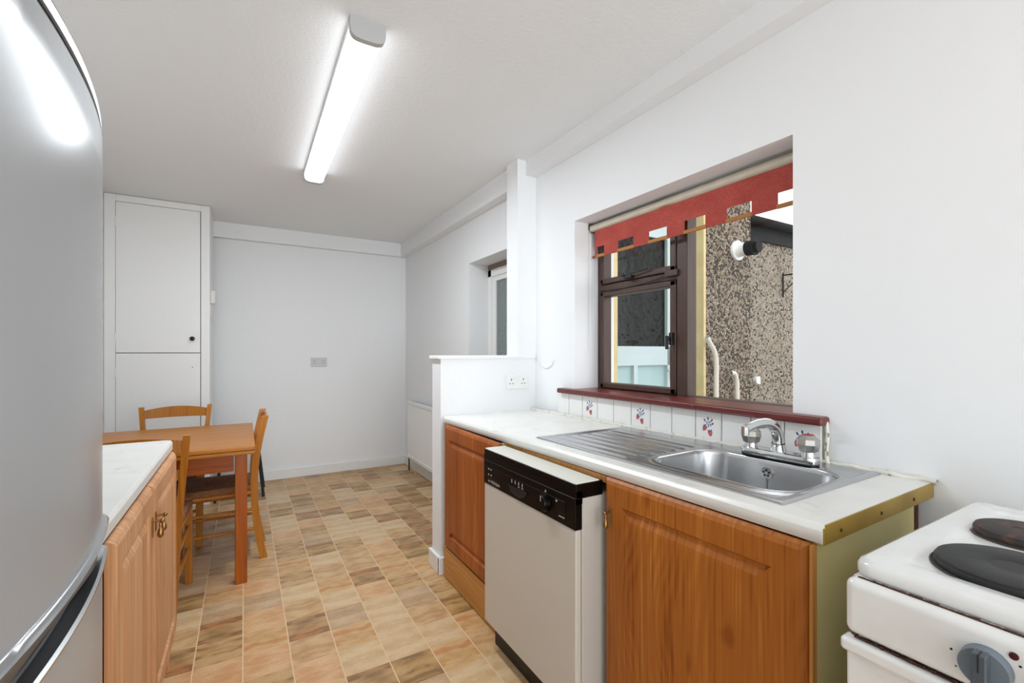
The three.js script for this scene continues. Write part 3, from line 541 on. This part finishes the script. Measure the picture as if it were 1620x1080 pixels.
// ------------------------------------------------------------------ worktop with sink (local frame: x depth from the front edge, z towards the viewer, top at y = 0)
const runFrame = (o) => { o.position.set(1.003, 0.9, -0.475); o.rotation.set(-0.0051, 0.0154, 0, 'YXZ'); };
{
  const w = thing('worktop', 'white marble effect laminate worktop along the window wall', 'worktop'); runFrame(w);
  const L = 1.952, D = 0.597, T = 0.038;
  const top = ex([[0.016, -L], [D, -L], [D, 0], [0.016, 0]], T, 0, [[[0.125, -0.6], [0.49, -0.6], [0.49, -0.13], [0.125, -0.13]]]); // shape x,y -> x,z
  top.rotateX(Math.PI / 2); // y(shape) -> z ; extrude goes -y
  const nose = [[0.016, 0]]; for (let i = 0; i <= 8; i++) { const a = Math.PI / 2 * i / 8; nose.push([0.016 - 0.016 * Math.sin(a), -0.016 + 0.016 * Math.cos(a)]); } nose.push([0, -T + 0.006], [0.004, -T], [0.016, -T]);
  part('top', [top, crease(ex(nose.map(([x, y]) => [x, y]), L).translate(0, 0, -L), 40)], mMarble, w);
  const es = part('end_strip', [bb(0.004, D, -T - 0.002, -0.006, -0.001, 0.0025, 0.001), bb(0.012, D, -0.008, 0.0005, -0.001, 0.0025, 0.001)], mStrip, w, { label: 'yellowed metal end strip' });
  for (const x of [0.075, 0.27, 0.46]) part('screw', rod(V(x, -0.022, 0.002), V(x, -0.022, 0.004), 0.004, 10), mRust, es);
  const pts = []; for (let i = 0; i <= 60; i++) pts.push(V(D - 0.003 + 0.004 * Math.sin(i * 1.7), 0.003 + 0.003 * Math.sin(i * 2.3), -L * i / 60 + 0.01));
  part('sealant', tube(pts, 0.008, 180, 7), mSeal, w);
}
{
  const s = thing('kitchen_sink', 'stainless steel sink with ribbed drainer set in the white worktop', 'sink'); runFrame(s);
  const d0 = 0.062, d1 = 0.582, z0 = -1.115, z1 = -0.108;              // outer edge
  const bx = 0.305, bz = -0.365, hw = 0.168, hd = 0.222, br = 0.085;   // bowl
  const sdf = (x, z) => { const qx = Math.abs(x - bx) - hw + br, qz = Math.abs(z - bz) - hd + br; return Math.hypot(Math.max(qx, 0), Math.max(qz, 0)) + Math.min(Math.max(qx, qz), 0) - br; };
  const nx = 84, nz = 170, pos = [], idx = [], ok = [];
  const hgt = (x, z) => {
    const e = Math.min(x - d0, d1 - x, z - z0, z1 - z);
    let h = 0.0015 + 0.0035 * sm(0, 0.006, e) - 0.0045 * sm(0.018, 0.034, e);
    const inD = sm(0.03, 0.05, x - d0) * sm(0.09, 0.11, d1 - x) * sm(0.03, 0.06, z - z0) * sm(-0.62, -0.65, z);   // drainer field
    h += inD * 0.0048 * Math.pow(Math.max(0, Math.sin((x - d0 - 0.04) / 0.056 * Math.PI * 2)), 0.7);
    const e2 = sm(0.02, 0.03, d1 - x) * sm(0.085, 0.07, d1 - x); h += 0.0035 * e2 * sm(-0.2, -0.22, z) * sm(z0 + 0.04, z0 + 0.06, z);       // tap ledge
    h += 0.0035 * sm(0.03, 0.012, sdf(x, z)); return h;
  };
  for (let j = 0; j <= nz; j++) for (let i = 0; i <= nx; i++) { const x = d0 + (d1 - d0) * i / nx, z = z0 + (z1 - z0) * j / nz; pos.push(x, hgt(x, z), z); ok.push(sdf(x, z) > 0.004); }
  for (let j = 0; j < nz; j++) for (let i = 0; i < nx; i++) { const a = j * (nx + 1) + i, b = a + 1, c = a + nx + 1, d = c + 1; if (ok[a] && ok[b] && ok[c] && ok[d]) idx.push(a, c, b, b, c, d); }
  const g = new THREE.BufferGeometry(); g.setAttribute('position', new THREE.Float32BufferAttribute(pos, 3)); g.setIndex(idx); g.computeVertexNormals();
  const skirt = loft([roundRect((d0 + d1) / 2, (z0 + z1) / 2, (d1 - d0) / 2, (z1 - z0) / 2, 0.006, 0.0018), roundRect((d0 + d1) / 2, (z0 + z1) / 2, (d1 - d0) / 2, (z1 - z0) / 2, 0.006, 0.0002)], false, false);
  part('drainer', [g, skirt], mSteel, s);
  const ring = (off, y, r) => roundRect(bx, bz, hw + off, hd + off, r, y, 10);
  const bowl = loft([ring(0.014, 0.0044, br + 0.014), ring(0.006, 0.0056, br + 0.006), ring(0, 0.0045, br), ring(-0.004, 0.0, br - 0.004), ring(-0.006, -0.01, br - 0.006), ring(-0.016, -0.1, br - 0.012), ring(-0.022, -0.125, br - 0.02), ring(-0.036, -0.14, br - 0.03), ring(-0.06, -0.145, br - 0.06), ring(-0.13, -0.147, 0.01)], false, true);
  part('bowl', bowl, mSteel, s);
  const ox = bx + hw - 0.012, oz = -0.372, dir = V(-1, 0.1, 0).normalize();
  const ov = part('overflow', [rod(V(ox + 0.004, -0.038, oz), V(ox - 0.002, -0.038, oz), 0.019, 20)], mChrome, s);
  part('overflow_slots', [0, 1, 2, 3, 4].map((i) => { const a = i / 5 * 6.283; return rod(V(ox, -0.038 + 0.009 * Math.cos(a), oz + 0.009 * Math.sin(a)), V(ox - 0.0026, -0.038 + 0.009 * Math.cos(a), oz + 0.009 * Math.sin(a)), 0.0042, 8); }), mDark, ov);
  part('plug_chain', tube([V(ox - 0.004, -0.055, oz), V(ox - 0.008, -0.09, oz), V(ox - 0.03, -0.142, oz + 0.0), V(bx + 0.05, -0.144, bz)], 0.0018, 40, 6), mChrome, s);
  part('waste', rod(V(bx, -0.147, bz), V(bx, -0.1445, bz), 0.035, 24), mChrome, s);
}
{
  const t = thing('mixer_tap', 'chrome deck mixer tap with curved spout and two faceted knobs', 'tap', [1.492, 0.9025, -0.836]); t.rotation.y = 0.03;
  const P = []; for (let i = 0; i <= 12; i++) { const a = Math.PI * i / 12; P.push([0.026 * Math.cos(a), 0.09 + 0.026 * Math.sin(a)]); } for (let i = 0; i <= 12; i++) { const a = Math.PI + Math.PI * i / 12; P.push([0.026 * Math.cos(a), -0.09 + 0.026 * Math.sin(a)]); }
  part('base', [crease(ex(P, 0.014, 0.004).rotateX(-Math.PI / 2).translate(0, 0.011, 0), 30), rod(V(0, 0.02, 0), V(0, 0.05, 0), 0.026, 24, 0.019)], mChrome, t);
  part('base_seal', crease(ex(P.map(([x, y]) => [x * 1.12, y * 1.03]), 0.004).rotateX(-Math.PI / 2).translate(0, 0.0035, 0), 30), mDark, t);
  const sp = [V(0, 0.045, 0), V(0, 0.068, 0), V(-0.01, 0.097, -0.002), V(-0.04, 0.118, -0.006), V(-0.085, 0.122, -0.014), V(-0.125, 0.115, -0.02), V(-0.148, 0.107, -0.024)];
  const cu = new THREE.CatmullRomCurve3(sp), rings = [], n = 16, fr = cu.computeFrenetFrames(40);
  for (let i = 0; i <= 40; i++) { const c = cu.getPointAt(i / 40), r = 0.018 - 0.0065 * i / 40, q = []; for (let j = 0; j < n; j++) { const a = j / n * 6.2832; q.push(c.clone().addScaledVector(fr.normals[i], Math.cos(a) * r).addScaledVector(fr.binormals[i], Math.sin(a) * r * 1.15)); } rings.push(q); }
  const spo = part('spout', loft(rings), mChrome, t);
  part('nozzle', [rod(V(-0.147, 0.116, -0.024), V(-0.147, 0.09, -0.024), 0.0125, 18)], mChrome, spo);
  part('collar', new THREE.TorusGeometry(0.0188, 0.0016, 8, 24).rotateX(Math.PI / 2).translate(0, 0.053, 0), mDark, spo);
  for (const k of [-1, 1]) {
    const lg = new THREE.LatheGeometry([[0.0, 0.094], [0.018, 0.094], [0.031, 0.082], [0.0325, 0.066], [0.026, 0.046], [0.014, 0.04]].reverse().map((p) => new THREE.Vector2(...p)), 8);
    const kn = part('knob', (() => { const q = lg.toNonIndexed(); q.computeVertexNormals(); return q.rotateY(0.2).translate(0, 0, k * 0.09); })(), mCrystal, t, { label: 'faceted clear knob' });
    part('knob_base', rod(V(0, 0.012, k * 0.09), V(0, 0.043, k * 0.09), 0.0235, 20, 0.02), mChrome, kn);
    part('knob_disc', rod(V(0, 0.0935, k * 0.09), V(0, 0.0955, k * 0.09), 0.016, 18), M({ color: k > 0 ? 0xa8324a : 0xcfcfd2, roughness: 0.3 }), kn);
  }
}

// ------------------------------------------------------------------ cooker
{
  const c = thing('electric_cooker', 'white enamel electric cooker with black hotplates and rusty seams', 'cooker', [0.885, 0, -0.378]);
  const W = 0.5, D = 0.6;                                   // local x depth, z along the wall towards the viewer
  const hob = loft([roundRect(0.31, 0.25, 0.296, 0.246, 0.025, 0.872, 6), roundRect(0.31, 0.25, 0.3, 0.25, 0.028, 0.878, 6), roundRect(0.31, 0.25, 0.3, 0.25, 0.028, 0.89, 6), roundRect(0.31, 0.25, 0.296, 0.246, 0.026, 0.898, 6), roundRect(0.31, 0.25, 0.288, 0.238, 0.024, 0.902, 6), roundRect(0.31, 0.25, 0.25, 0.2, 0.02, 0.903, 6), roundRect(0.31, 0.25, 0.243, 0.193, 0.018, 0.8975, 6), roundRect(0.31, 0.25, 0.23, 0.18, 0.015, 0.8945, 6)]);
  part('hob_top', hob, mEnamel, c);
  part('body', bb(0.012, D, 0.03, 0.872, 0.0, W, 0.006), mEnamel, c);
  const cp = part('control_panel', bb(-0.012, 0.04, 0.78, 0.873, -0.002, W + 0.002, 0.014, 4), mEnamel, c);
  const dr = part('oven_door', [bb(-0.004, 0.02, 0.1, 0.772, -0.002, W + 0.002, 0.006), bb(-0.02, 0.01, 0.752, 0.775, -0.005, W + 0.005, 0.007, 3)], mEnamel, c);
  part('feet_plinth', bb(0.04, D - 0.02, 0, 0.03, 0.02, W - 0.02), mDark, c);
  const seam = (y, x, n, amp, s) => { const out = []; for (let i = 0; i < n; i++) { const z = 0.012 + (W - 0.024) * i / n, k = hash(i, 3, s), h = 0.0012 + amp * k * k; out.push(bb(x - 0.0006, x + 0.006, y - h * 0.35, y + h * 0.65, z, z + W / n * 1.02)); } return out; };
  part('rust_seam', [...seam(0.8725, 0.0035, 120, 0.0028, 91), ...seam(0.7775, -0.0075, 120, 0.0045, 97)], mRust, c, { label: 'rusty chipped seams' });
  part('rust_chips', [[0.012, 0.7825, 0.008], [0.018, 0.780, 0.006], [0.043, 0.7815, 0.005], [0.085, 0.7795, 0.01]].map(([z, y, w]) => new THREE.IcosahedronGeometry(0.003, 1).scale(0.5, 0.8, w / 0.006).translate(-0.0098, y, z)), mRust, c).userData.kind = 'stuff';
  // hotplates
  const hp = (name, x, z, r, m, label) => {
    const pr = [[0, 0.02], [r * 0.28, 0.02], [r * 0.3, 0.0215], [r * 0.94, 0.022], [r * 0.97, 0.0205], [r * 0.975, 0.0165], [r * 0.99, 0.016], [r, 0.0145], [r, 0.003], [r + 0.002, 0.002], [r + 0.003, 0]].map((p) => new THREE.Vector2(...p));
    const h = part(name, crease(new THREE.LatheGeometry(pr.reverse(), 64).scale(1, 0.72, 1), 30).translate(x, 0.8955, z), m, c, { label });
    part('trim_ring', new THREE.TorusGeometry(r + 0.004, 0.0016, 8, 64).rotateX(Math.PI / 2).translate(x, 0.8965, z), M({ color: 0x4a423c, roughness: 0.5, metalness: 0.6 }), h);
  };
  const ironTex = tex(256, 256, (u, v) => mix3([46, 46, 47], [34, 34, 35], fbm(u, v, 6, 6, 510, 4))), rustyTex = tex(256, 256, (u, v) => { const k = fbm(u, v, 5, 5, 520, 4); return k > 0.52 ? mix3([52, 46, 44], [94, 62, 52], sm(0.52, 0.75, k)) : mix3([44, 42, 42], [66, 58, 54], k); });
  hp('hotplate', 0.165, 0.158, 0.093, M({ map: rep(ironTex, 0.2, 0.2), roughness: 0.55, metalness: 0.2 }), 'large black hotplate');
  hp('hotplate', 0.395, 0.128, 0.073, M({ map: rep(rustyTex, 0.12, 0.12), roughness: 0.6, metalness: 0.2 }), 'small rust mottled hotplate');
  hp('hotplate', 0.165, 0.365, 0.073, M({ map: rep(ironTex, 0.2, 0.2), roughness: 0.55, metalness: 0.2 }));
  hp('hotplate', 0.395, 0.365, 0.093, M({ map: rep(ironTex, 0.2, 0.2), roughness: 0.55, metalness: 0.2 }));
  // knobs
  const mKnob = M({ color: 0x6f7a84, roughness: 0.4 }), mKnobD = M({ color: 0x4a525a, roughness: 0.4 });
  const ky = 0.823, kx = -0.012;
  for (const [z, tilt] of [[0.17, 0.25], [0.27, 0.0], [0.37, 0.0]]) {
    const k = part('control_knob', rod(V(kx, ky, z), V(kx - 0.016, ky, z), 0.027, 32, 0.0255), mKnob, c, { label: 'grey control knob' });
    part('grip', bb(kx - 0.034, kx - 0.014, -0.0255, 0.0255, -0.0075, 0.0075, 0.002).rotateX(tilt * 0).translate(0, ky, z), mKnobD, k);
    part('pointer', bb(kx - 0.0345, kx - 0.02, 0.002, 0.0262, -0.0008, 0.0008).translate(0, ky, z), mDark, k);
    const dots = []; for (let i = 0; i < 7; i++) { const a = -0.3 + i * 0.62; dots.push(rod(V(kx + 0.001, ky - 0.036 * Math.sin(a - 0.2), z + 0.036 * Math.cos(a - 0.2)), V(kx - 0.0004, ky - 0.036 * Math.sin(a - 0.2), z + 0.036 * Math.cos(a - 0.2)), i % 2 ? 0.0012 : 0.0017, 6)); }
    part('dial_marks', dots, mDark, cp);
  }
  part('indicator_lamp', rod(V(kx + 0.001, 0.851, 0.196), V(kx - 0.002, 0.851, 0.196), 0.0048, 16), MP({ color: 0x4a0a10, roughness: 0.2 }), cp, { label: 'dark red indicator' });
}

// ------------------------------------------------------------------ worktop unit on the fridge side
{
  const X0 = -0.232, zA = -2.255, zB = -1.03;
  const c = thing('base_cabinet', 'pale oak double door base cabinet beside the fridge', 'cabinet', [X0, 0, zB], Math.PI / 2);   // local x away from the viewer, front +z
  const L = zB - zA, wN = 0.79 - 0.0, split = 1.715 - 1.03, far = L;
  const d1 = part('door', panelDoor(split - 0.215 - 0.004, 0.714, 0.019, 0.065), mOakP, c, { uv: [0.05, 0] }); d1.position.set(0.215, 0.14, 0);
  const d2 = part('door', panelDoor(far - split - 0.002, 0.714, 0.019, 0.065), mOakP, c, { uv: [0.3, 0.3] }); d2.position.set(split, 0.14, 0);
  const w1 = split - 0.219;
  dropHandle(d1, w1 - 0.028, 0.615, 0); dropHandle(d2, 0.028, 0.615, 0);
  part('carcass', [bb(0.2, 0.218, 0.1, 0.855, -0.62, -0.022), bb(far - 0.018, far, 0.0, 0.855, -0.62, -0.022), bb(0.2, far, 0.12, 0.14, -0.62, -0.022), bb(0.2, far, 0.1, 0.855, -0.64, -0.62)], mOakP, c);
  part('plinth', bb(0.2, far - 0.02, 0, 0.12, -0.07, -0.05), mPine, c, { swap: true });
  const w = thing('worktop', 'white marble effect worktop piece beside the fridge with cut corner', 'worktop', [0, 0.9, 0]);
  const xs = -0.245;
  const sh = ex([[LX + 0.002, zA - 0.012], [xs - 0.03, zA - 0.012], [xs - 0.008, zA + 0.0], [xs - 0.008, zB], [LX + 0.002, zB]], 0.036, 0.003).rotateX(Math.PI / 2).translate(0, -0.003, 0);
  part('top', [sh], mMarble, w);
  const nose = []; for (let i = 0; i <= 8; i++) { const a = Math.PI / 2 * i / 8; nose.push([-0.012 + 0.012 * Math.sin(a), -0.012 + 0.012 * Math.cos(a)]); } nose.push([0, -0.034], [-0.004, -0.038], [-0.012, -0.038]);
  part('front_edge', crease(ex(nose, zB - zA - 0.01).translate(xs, 0, zA + 0.008), 40), mMarble, w);
}

// ------------------------------------------------------------------ fridge freezer
{
  const f = thing('fridge_freezer', 'tall silver fridge freezer with bowed doors beside the pale oak cabinet', 'fridge', [0, 0, 0]);
  const zc = -0.695, hw = 0.3, k = 0.332, X0 = -0.172;
  const zs = []; for (let i = 0; i <= 12; i++) zs.push(-hw + 0.028 * (1 - Math.cos(Math.PI / 2 * i / 12))); for (let i = 1; i < 24; i++) zs.push(-hw + 0.028 + (2 * hw - 0.056) * i / 24); for (let i = 12; i >= 0; i--) zs.push(hw - 0.028 * (1 - Math.cos(Math.PI / 2 * i / 12)));
  const prof = (u) => { const e = Math.max(0, Math.abs(u) - hw + 0.028) / 0.028; return X0 - k * u * u - 0.028 * (1 - Math.sqrt(Math.max(0, 1 - e * e))); };
  function bow(rows, back = 0.06) {                         // rows: [y or function of u, outward offset]
    const R = rows.map(([y, off]) => { const q = zs.map((u) => V(prof(u) + off, typeof y === 'function' ? y(u) : y, zc + u)); const yy = (u) => typeof y === 'function' ? y(u) : y; q.push(V(X0 - back, yy(hw), zc + hw), V(X0 - back, yy(-hw), zc - hw)); return q; });
    return crease(loft(R), 40);
  }
  part('cabinet', bb(-0.84, X0 - 0.05, 0.03, 1.6, zc - hw + 0.006, zc + hw - 0.006, 0.006), M({ color: 0xa8aaac, roughness: 0.45, metalness: 0.3 }), f);
  const rowsU = [[0.985, -0.012], [0.985, 0]]; for (let i = 1; i < 10; i++) rowsU.push([0.985 + (1.592 - 0.985) * i / 10, 0]); rowsU.push([1.592, 0], [1.598, -0.005], [1.598, -0.03]);
  const ud = part('fridge_door', bow(rowsU), mFridge, f);
  part('door_lip', bow([[0.9795, -0.01], [0.9795, 0.006], [0.9815, 0.008], [0.9845, 0.007], [0.988, 0.002], [0.9885, -0.03]]), mFridgeTrim, ud);
  part('top_gasket', bow([[1.597, -0.03], [1.597, -0.004], [1.604, -0.004], [1.604, -0.03]]), mDark, f);
  part('top_trim', bow([[1.604, -0.03], [1.604, -0.001], [1.617, -0.001], [1.62, -0.004], [1.62, -0.03]], 0.62), M({ color: 0xb9bbbd, roughness: 0.4, metalness: 0.4 }), f);
  part('top_edge', bow([[1.6195, -0.03], [1.6195, -0.002], [1.623, -0.003], [1.623, -0.03]]), mDark, f);
  part('hinge_cover', bb(-0.27, -0.205, 1.62, 1.645, -0.73, -0.58, 0.008), M({ color: 0xb0b2b4, roughness: 0.5 }), f);
  const eye = (u) => 0.939 + 0.02 * Math.max(0, Math.cos((u - 0.02) / 0.2 * Math.PI / 2)) * (Math.abs(u - 0.02) < 0.2 ? 1 : 0) + 0.012 * sm(-0.24, -0.285, u);
  part('handle_band', bow([[eye, -0.02], [eye, -0.004], [0.979, 0.003], [0.98, -0.02]]), mFridgeBand, f);
  part('handle_recess', bow([[0.928, -0.05], [0.928, -0.022], [0.967, -0.022], [0.967, -0.05]]), mDark, f);
  const rowsL = [[0.06, -0.012], [0.06, 0]]; for (let i = 1; i < 10; i++) rowsL.push([0.06 + 0.86 * i / 10, 0]); rowsL.push([0.924, 0], [0.928, -0.004], [0.929, -0.03]);
  const ld = part('freezer_door', bow(rowsL), mFridge, f);
  part('door_lip', bow([[0.926, -0.02], [0.927, 0.001], [0.932, 0.006], [0.935, 0.006], [0.9365, 0.002], [0.934, -0.004], [0.928, -0.02]]), mFridgeTrim, ld);
  part('plinth', bb(-0.8, -0.24, 0, 0.06, zc - hw + 0.02, zc + hw - 0.02), mDark, f);
}

// ------------------------------------------------------------------ table, chairs, stool
{
  const t = thing('dining_table', 'honey coloured wooden dining table with square legs', 'table', [-0.41, 0, -3.277]);
  const hx = 0.462, hz = 0.468;
  part('tabletop', bb(-hx, hx, 0.728, 0.75, -hz, hz, 0.005), mHoney, t, { swap: true });
  part('extension_leaf', bb(-hx, hx, 0.706, 0.7245, -hz + 0.001, hz - 0.001, 0.005), mHoney, t, { swap: true });
  part('leaf_gap', bb(-hx + 0.008, hx - 0.008, 0.72, 0.73, -hz + 0.01, hz - 0.01), mAmber, t);
  for (const s of [-1, 1]) {
    part('apron', bb(-hx + 0.1, hx - 0.1, 0.61, 0.706, s * (hz - 0.08) - 0.01, s * (hz - 0.08) + 0.01), mAmber, t, { swap: true });
    part('apron', bb(s * (hx - 0.07) - 0.01, s * (hx - 0.07) + 0.01, 0.61, 0.706, -hz + 0.1, hz - 0.1), mAmber, t);
    for (const q of [-1, 1]) part('leg', bb(s * (hx - 0.066) - 0.029, s * (hx - 0.066) + 0.029, 0, 0.706, q * (hz - 0.085) - 0.029, q * (hz - 0.085) + 0.029, 0.005), mAmber, t);
  }
}
const rushTex = tex(256, 256, (u, v) => { const s = 0.5 + 0.5 * Math.sin(v * 48 * Math.PI * 2 + 2 * fbm(u, v, 8, 8, 530, 2)), k = fbm(u, v, 20, 48, 533, 2); return mix3([104, 62, 36], [196, 142, 96], 0.55 * s + 0.45 * k); });
const rushBump = tex(256, 256, (u, v) => gray(0.5 + 0.5 * Math.sin(v * 48 * Math.PI * 2 + 2 * fbm(u, v, 8, 8, 530, 2))), false);
const mRush = M({ map: rep(rushTex, 0.3, 0.3), bumpMap: rep(rushBump, 0.3, 0.3), bumpScale: 0.003, roughness: 0.8 });
function makeChair(label, pos, turn) {
  const c = thing('dining_chair', label, 'chair', pos, turn, 'ladder back rush seat chairs at the table');
  const sect = (p, w, d) => [V(p.x - w, p.y, p.z - d), V(p.x + w, p.y, p.z - d), V(p.x + w, p.y, p.z + d), V(p.x - w, p.y, p.z + d)];
  const path = (s) => [[0.142, 0, 0.25], [0.146, 0.12, 0.226], [0.152, 0.28, 0.205], [0.16, 0.45, 0.197], [0.172, 0.6, 0.205], [0.186, 0.75, 0.228], [0.197, 0.87, 0.254]].map(([x, y, z]) => V(s * x, y, z));
  const zAt = (y) => 0.197 + 0.3 * Math.max(0, y - 0.45) ** 1.9, xAt = (y) => 0.142 + 0.063 * y;
  for (const s of [-1, 1]) {
    const cu = new THREE.CatmullRomCurve3(path(s)), R = []; for (let i = 0; i <= 18; i++) { const p = cu.getPoint(i / 18); R.push(sect(p, 0.0135, 0.019)); }
    part('back_post', crease(loft(R), 30), mHoney, c);
    part('front_leg', bb(s * 0.165 - 0.0165, s * 0.165 + 0.0165, 0, 0.462, -0.2165, -0.1835, 0.004), mHoney, c);
    for (const y of [0.19, 0.31]) part('side_stretcher', rod(V(s * 0.165, y, -0.2), V(s * (0.144 + 0.04 * y), y, 0.21), 0.0095, 12), mHoney, c);
    part('side_rail', rod(V(s * 0.165, 0.41, -0.2), V(s * 0.158, 0.41, 0.2), 0.012, 12), mHoney, c);
  }
  for (const y of [0.23, 0.35]) part('front_stretcher', rod(V(-0.165, y, -0.2), V(0.165, y, -0.2), 0.0095, 12), mHoney, c);
  part('front_rail', rod(V(-0.165, 0.41, -0.2), V(0.165, 0.41, -0.2), 0.012, 12), mHoney, c);
  part('back_stretcher', rod(V(-0.15, 0.25, 0.208), V(0.15, 0.25, 0.208), 0.0095, 12), mHoney, c);
  const slat = (y0, y1, arch) => { const R = [], n = 14; for (let i = 0; i <= n; i++) { const u = -1 + 2 * i / n, w = xAt((y0 + y1) / 2) - 0.012, x = u * w, z = zAt((y0 + y1) / 2) + 0.016 * (1 - u * u), t = y1 - arch * u * u; R.push([V(x, y0 + arch * 0.15 * (1 - u * u), z - 0.008), V(x, t, z - 0.006 + 0.006), V(x, t, z + 0.01), V(x, y0 + arch * 0.15 * (1 - u * u), z + 0.008)]); } return crease(loft(R), 40); };
  part('crest_rail', slat(0.79, 0.868, 0.022), mHoney, c); part('back_slat', slat(0.66, 0.715, 0.01), mHoney, c); part('back_slat', slat(0.54, 0.585, 0.008), mHoney, c);
  // rush seat: four puffed triangles
  const pos2 = [], idx = [], n = 24, hwF = 0.17, hwB = 0.152;
  for (let j = 0; j <= n; j++) for (let i = 0; i <= n; i++) { const u = -1 + 2 * i / n, v = -1 + 2 * j / n, hw2 = hwF + (hwB - hwF) * (v + 1) / 2, e = Math.max(Math.abs(u), Math.abs(v)); pos2.push(u * hw2, 0.452 + 0.01 * Math.sqrt(Math.max(0, 1 - e ** 6)) - 0.008 * (1 - e) - 0.004 * sm(0.05, 0, Math.abs(Math.abs(u) - Math.abs(v))), -0.2 + 0.4 * (v + 1) / 2); }
  for (let j = 0; j < n; j++) for (let i = 0; i < n; i++) { const a = j * (n + 1) + i; idx.push(a, a + n + 1, a + 1, a + 1, a + n + 1, a + n + 2); }
  const sg = new THREE.BufferGeometry(); sg.setAttribute('position', new THREE.Float32BufferAttribute(pos2, 3)); sg.setIndex(idx); sg.computeVertexNormals();
  const seatG = geo([sg, bb(-hwF, hwF, 0.425, 0.455, -0.215, -0.192, 0.01), bb(-hwB, hwB, 0.425, 0.455, 0.19, 0.21, 0.01), ...[-1, 1].map((s) => loft([sect(V(s * hwF, 0.44, -0.2), 0.013, 0.012), sect(V(s * hwB, 0.44, 0.2), 0.013, 0.012)].map((r, i) => r.map((p) => V(p.x, i, p.z))).map((r, i) => [V(s * (i ? hwB : hwF) - 0.013, 0.425, i ? 0.2 : -0.2), V(s * (i ? hwB : hwF) + 0.013, 0.425, i ? 0.2 : -0.2), V(s * (i ? hwB : hwF) + 0.013, 0.457, i ? 0.2 : -0.2), V(s * (i ? hwB : hwF) - 0.013, 0.457, i ? 0.2 : -0.2)]))), bb(-0.15, 0.15, 0.428, 0.44, -0.19, 0.19)]);
  part('seat', seatG, mRush, c, { raw: true, label: 'woven rush seat' });
  return c;
}
const chairB = makeChair('wooden rush seat chair on the table side nearest the pale oak cabinet', [-0.424, 0, -2.822], 0);
const copyChair = (label, pos, turn) => { const r = chairB.clone(); r.name = numbered('dining_chair'); scene.add(r); r.position.set(...pos); r.rotation.y = turn; r.userData = { ...chairB.userData, label }; return r; };
copyChair('wooden rush seat chair at the open end of the table facing the long wall', [-0.145, 0, -3.31], Math.PI / 2);
copyChair('wooden rush seat chair behind the table in front of the tall white cupboard', [-0.415, 0, -3.76], Math.PI);
{
  const s = thing('stool', 'stool with thin black metal legs behind the table by the end wall', 'stool', [-0.02, 0, -4.66]);
  part('seat', bb(-0.15, 0.13, 0.44, 0.47, -0.13, 0.13, 0.01), mDark, s);
  for (const [x, z] of [[0.178, -0.16], [-0.19, -0.16], [0.165, 0.15], [-0.19, 0.15]]) part('leg', rod(V(x, 0, z), V(x * 0.72, 0.445, z * 0.72), 0.011, 10), mDark, s);
}
renderer.render(scene, camera);
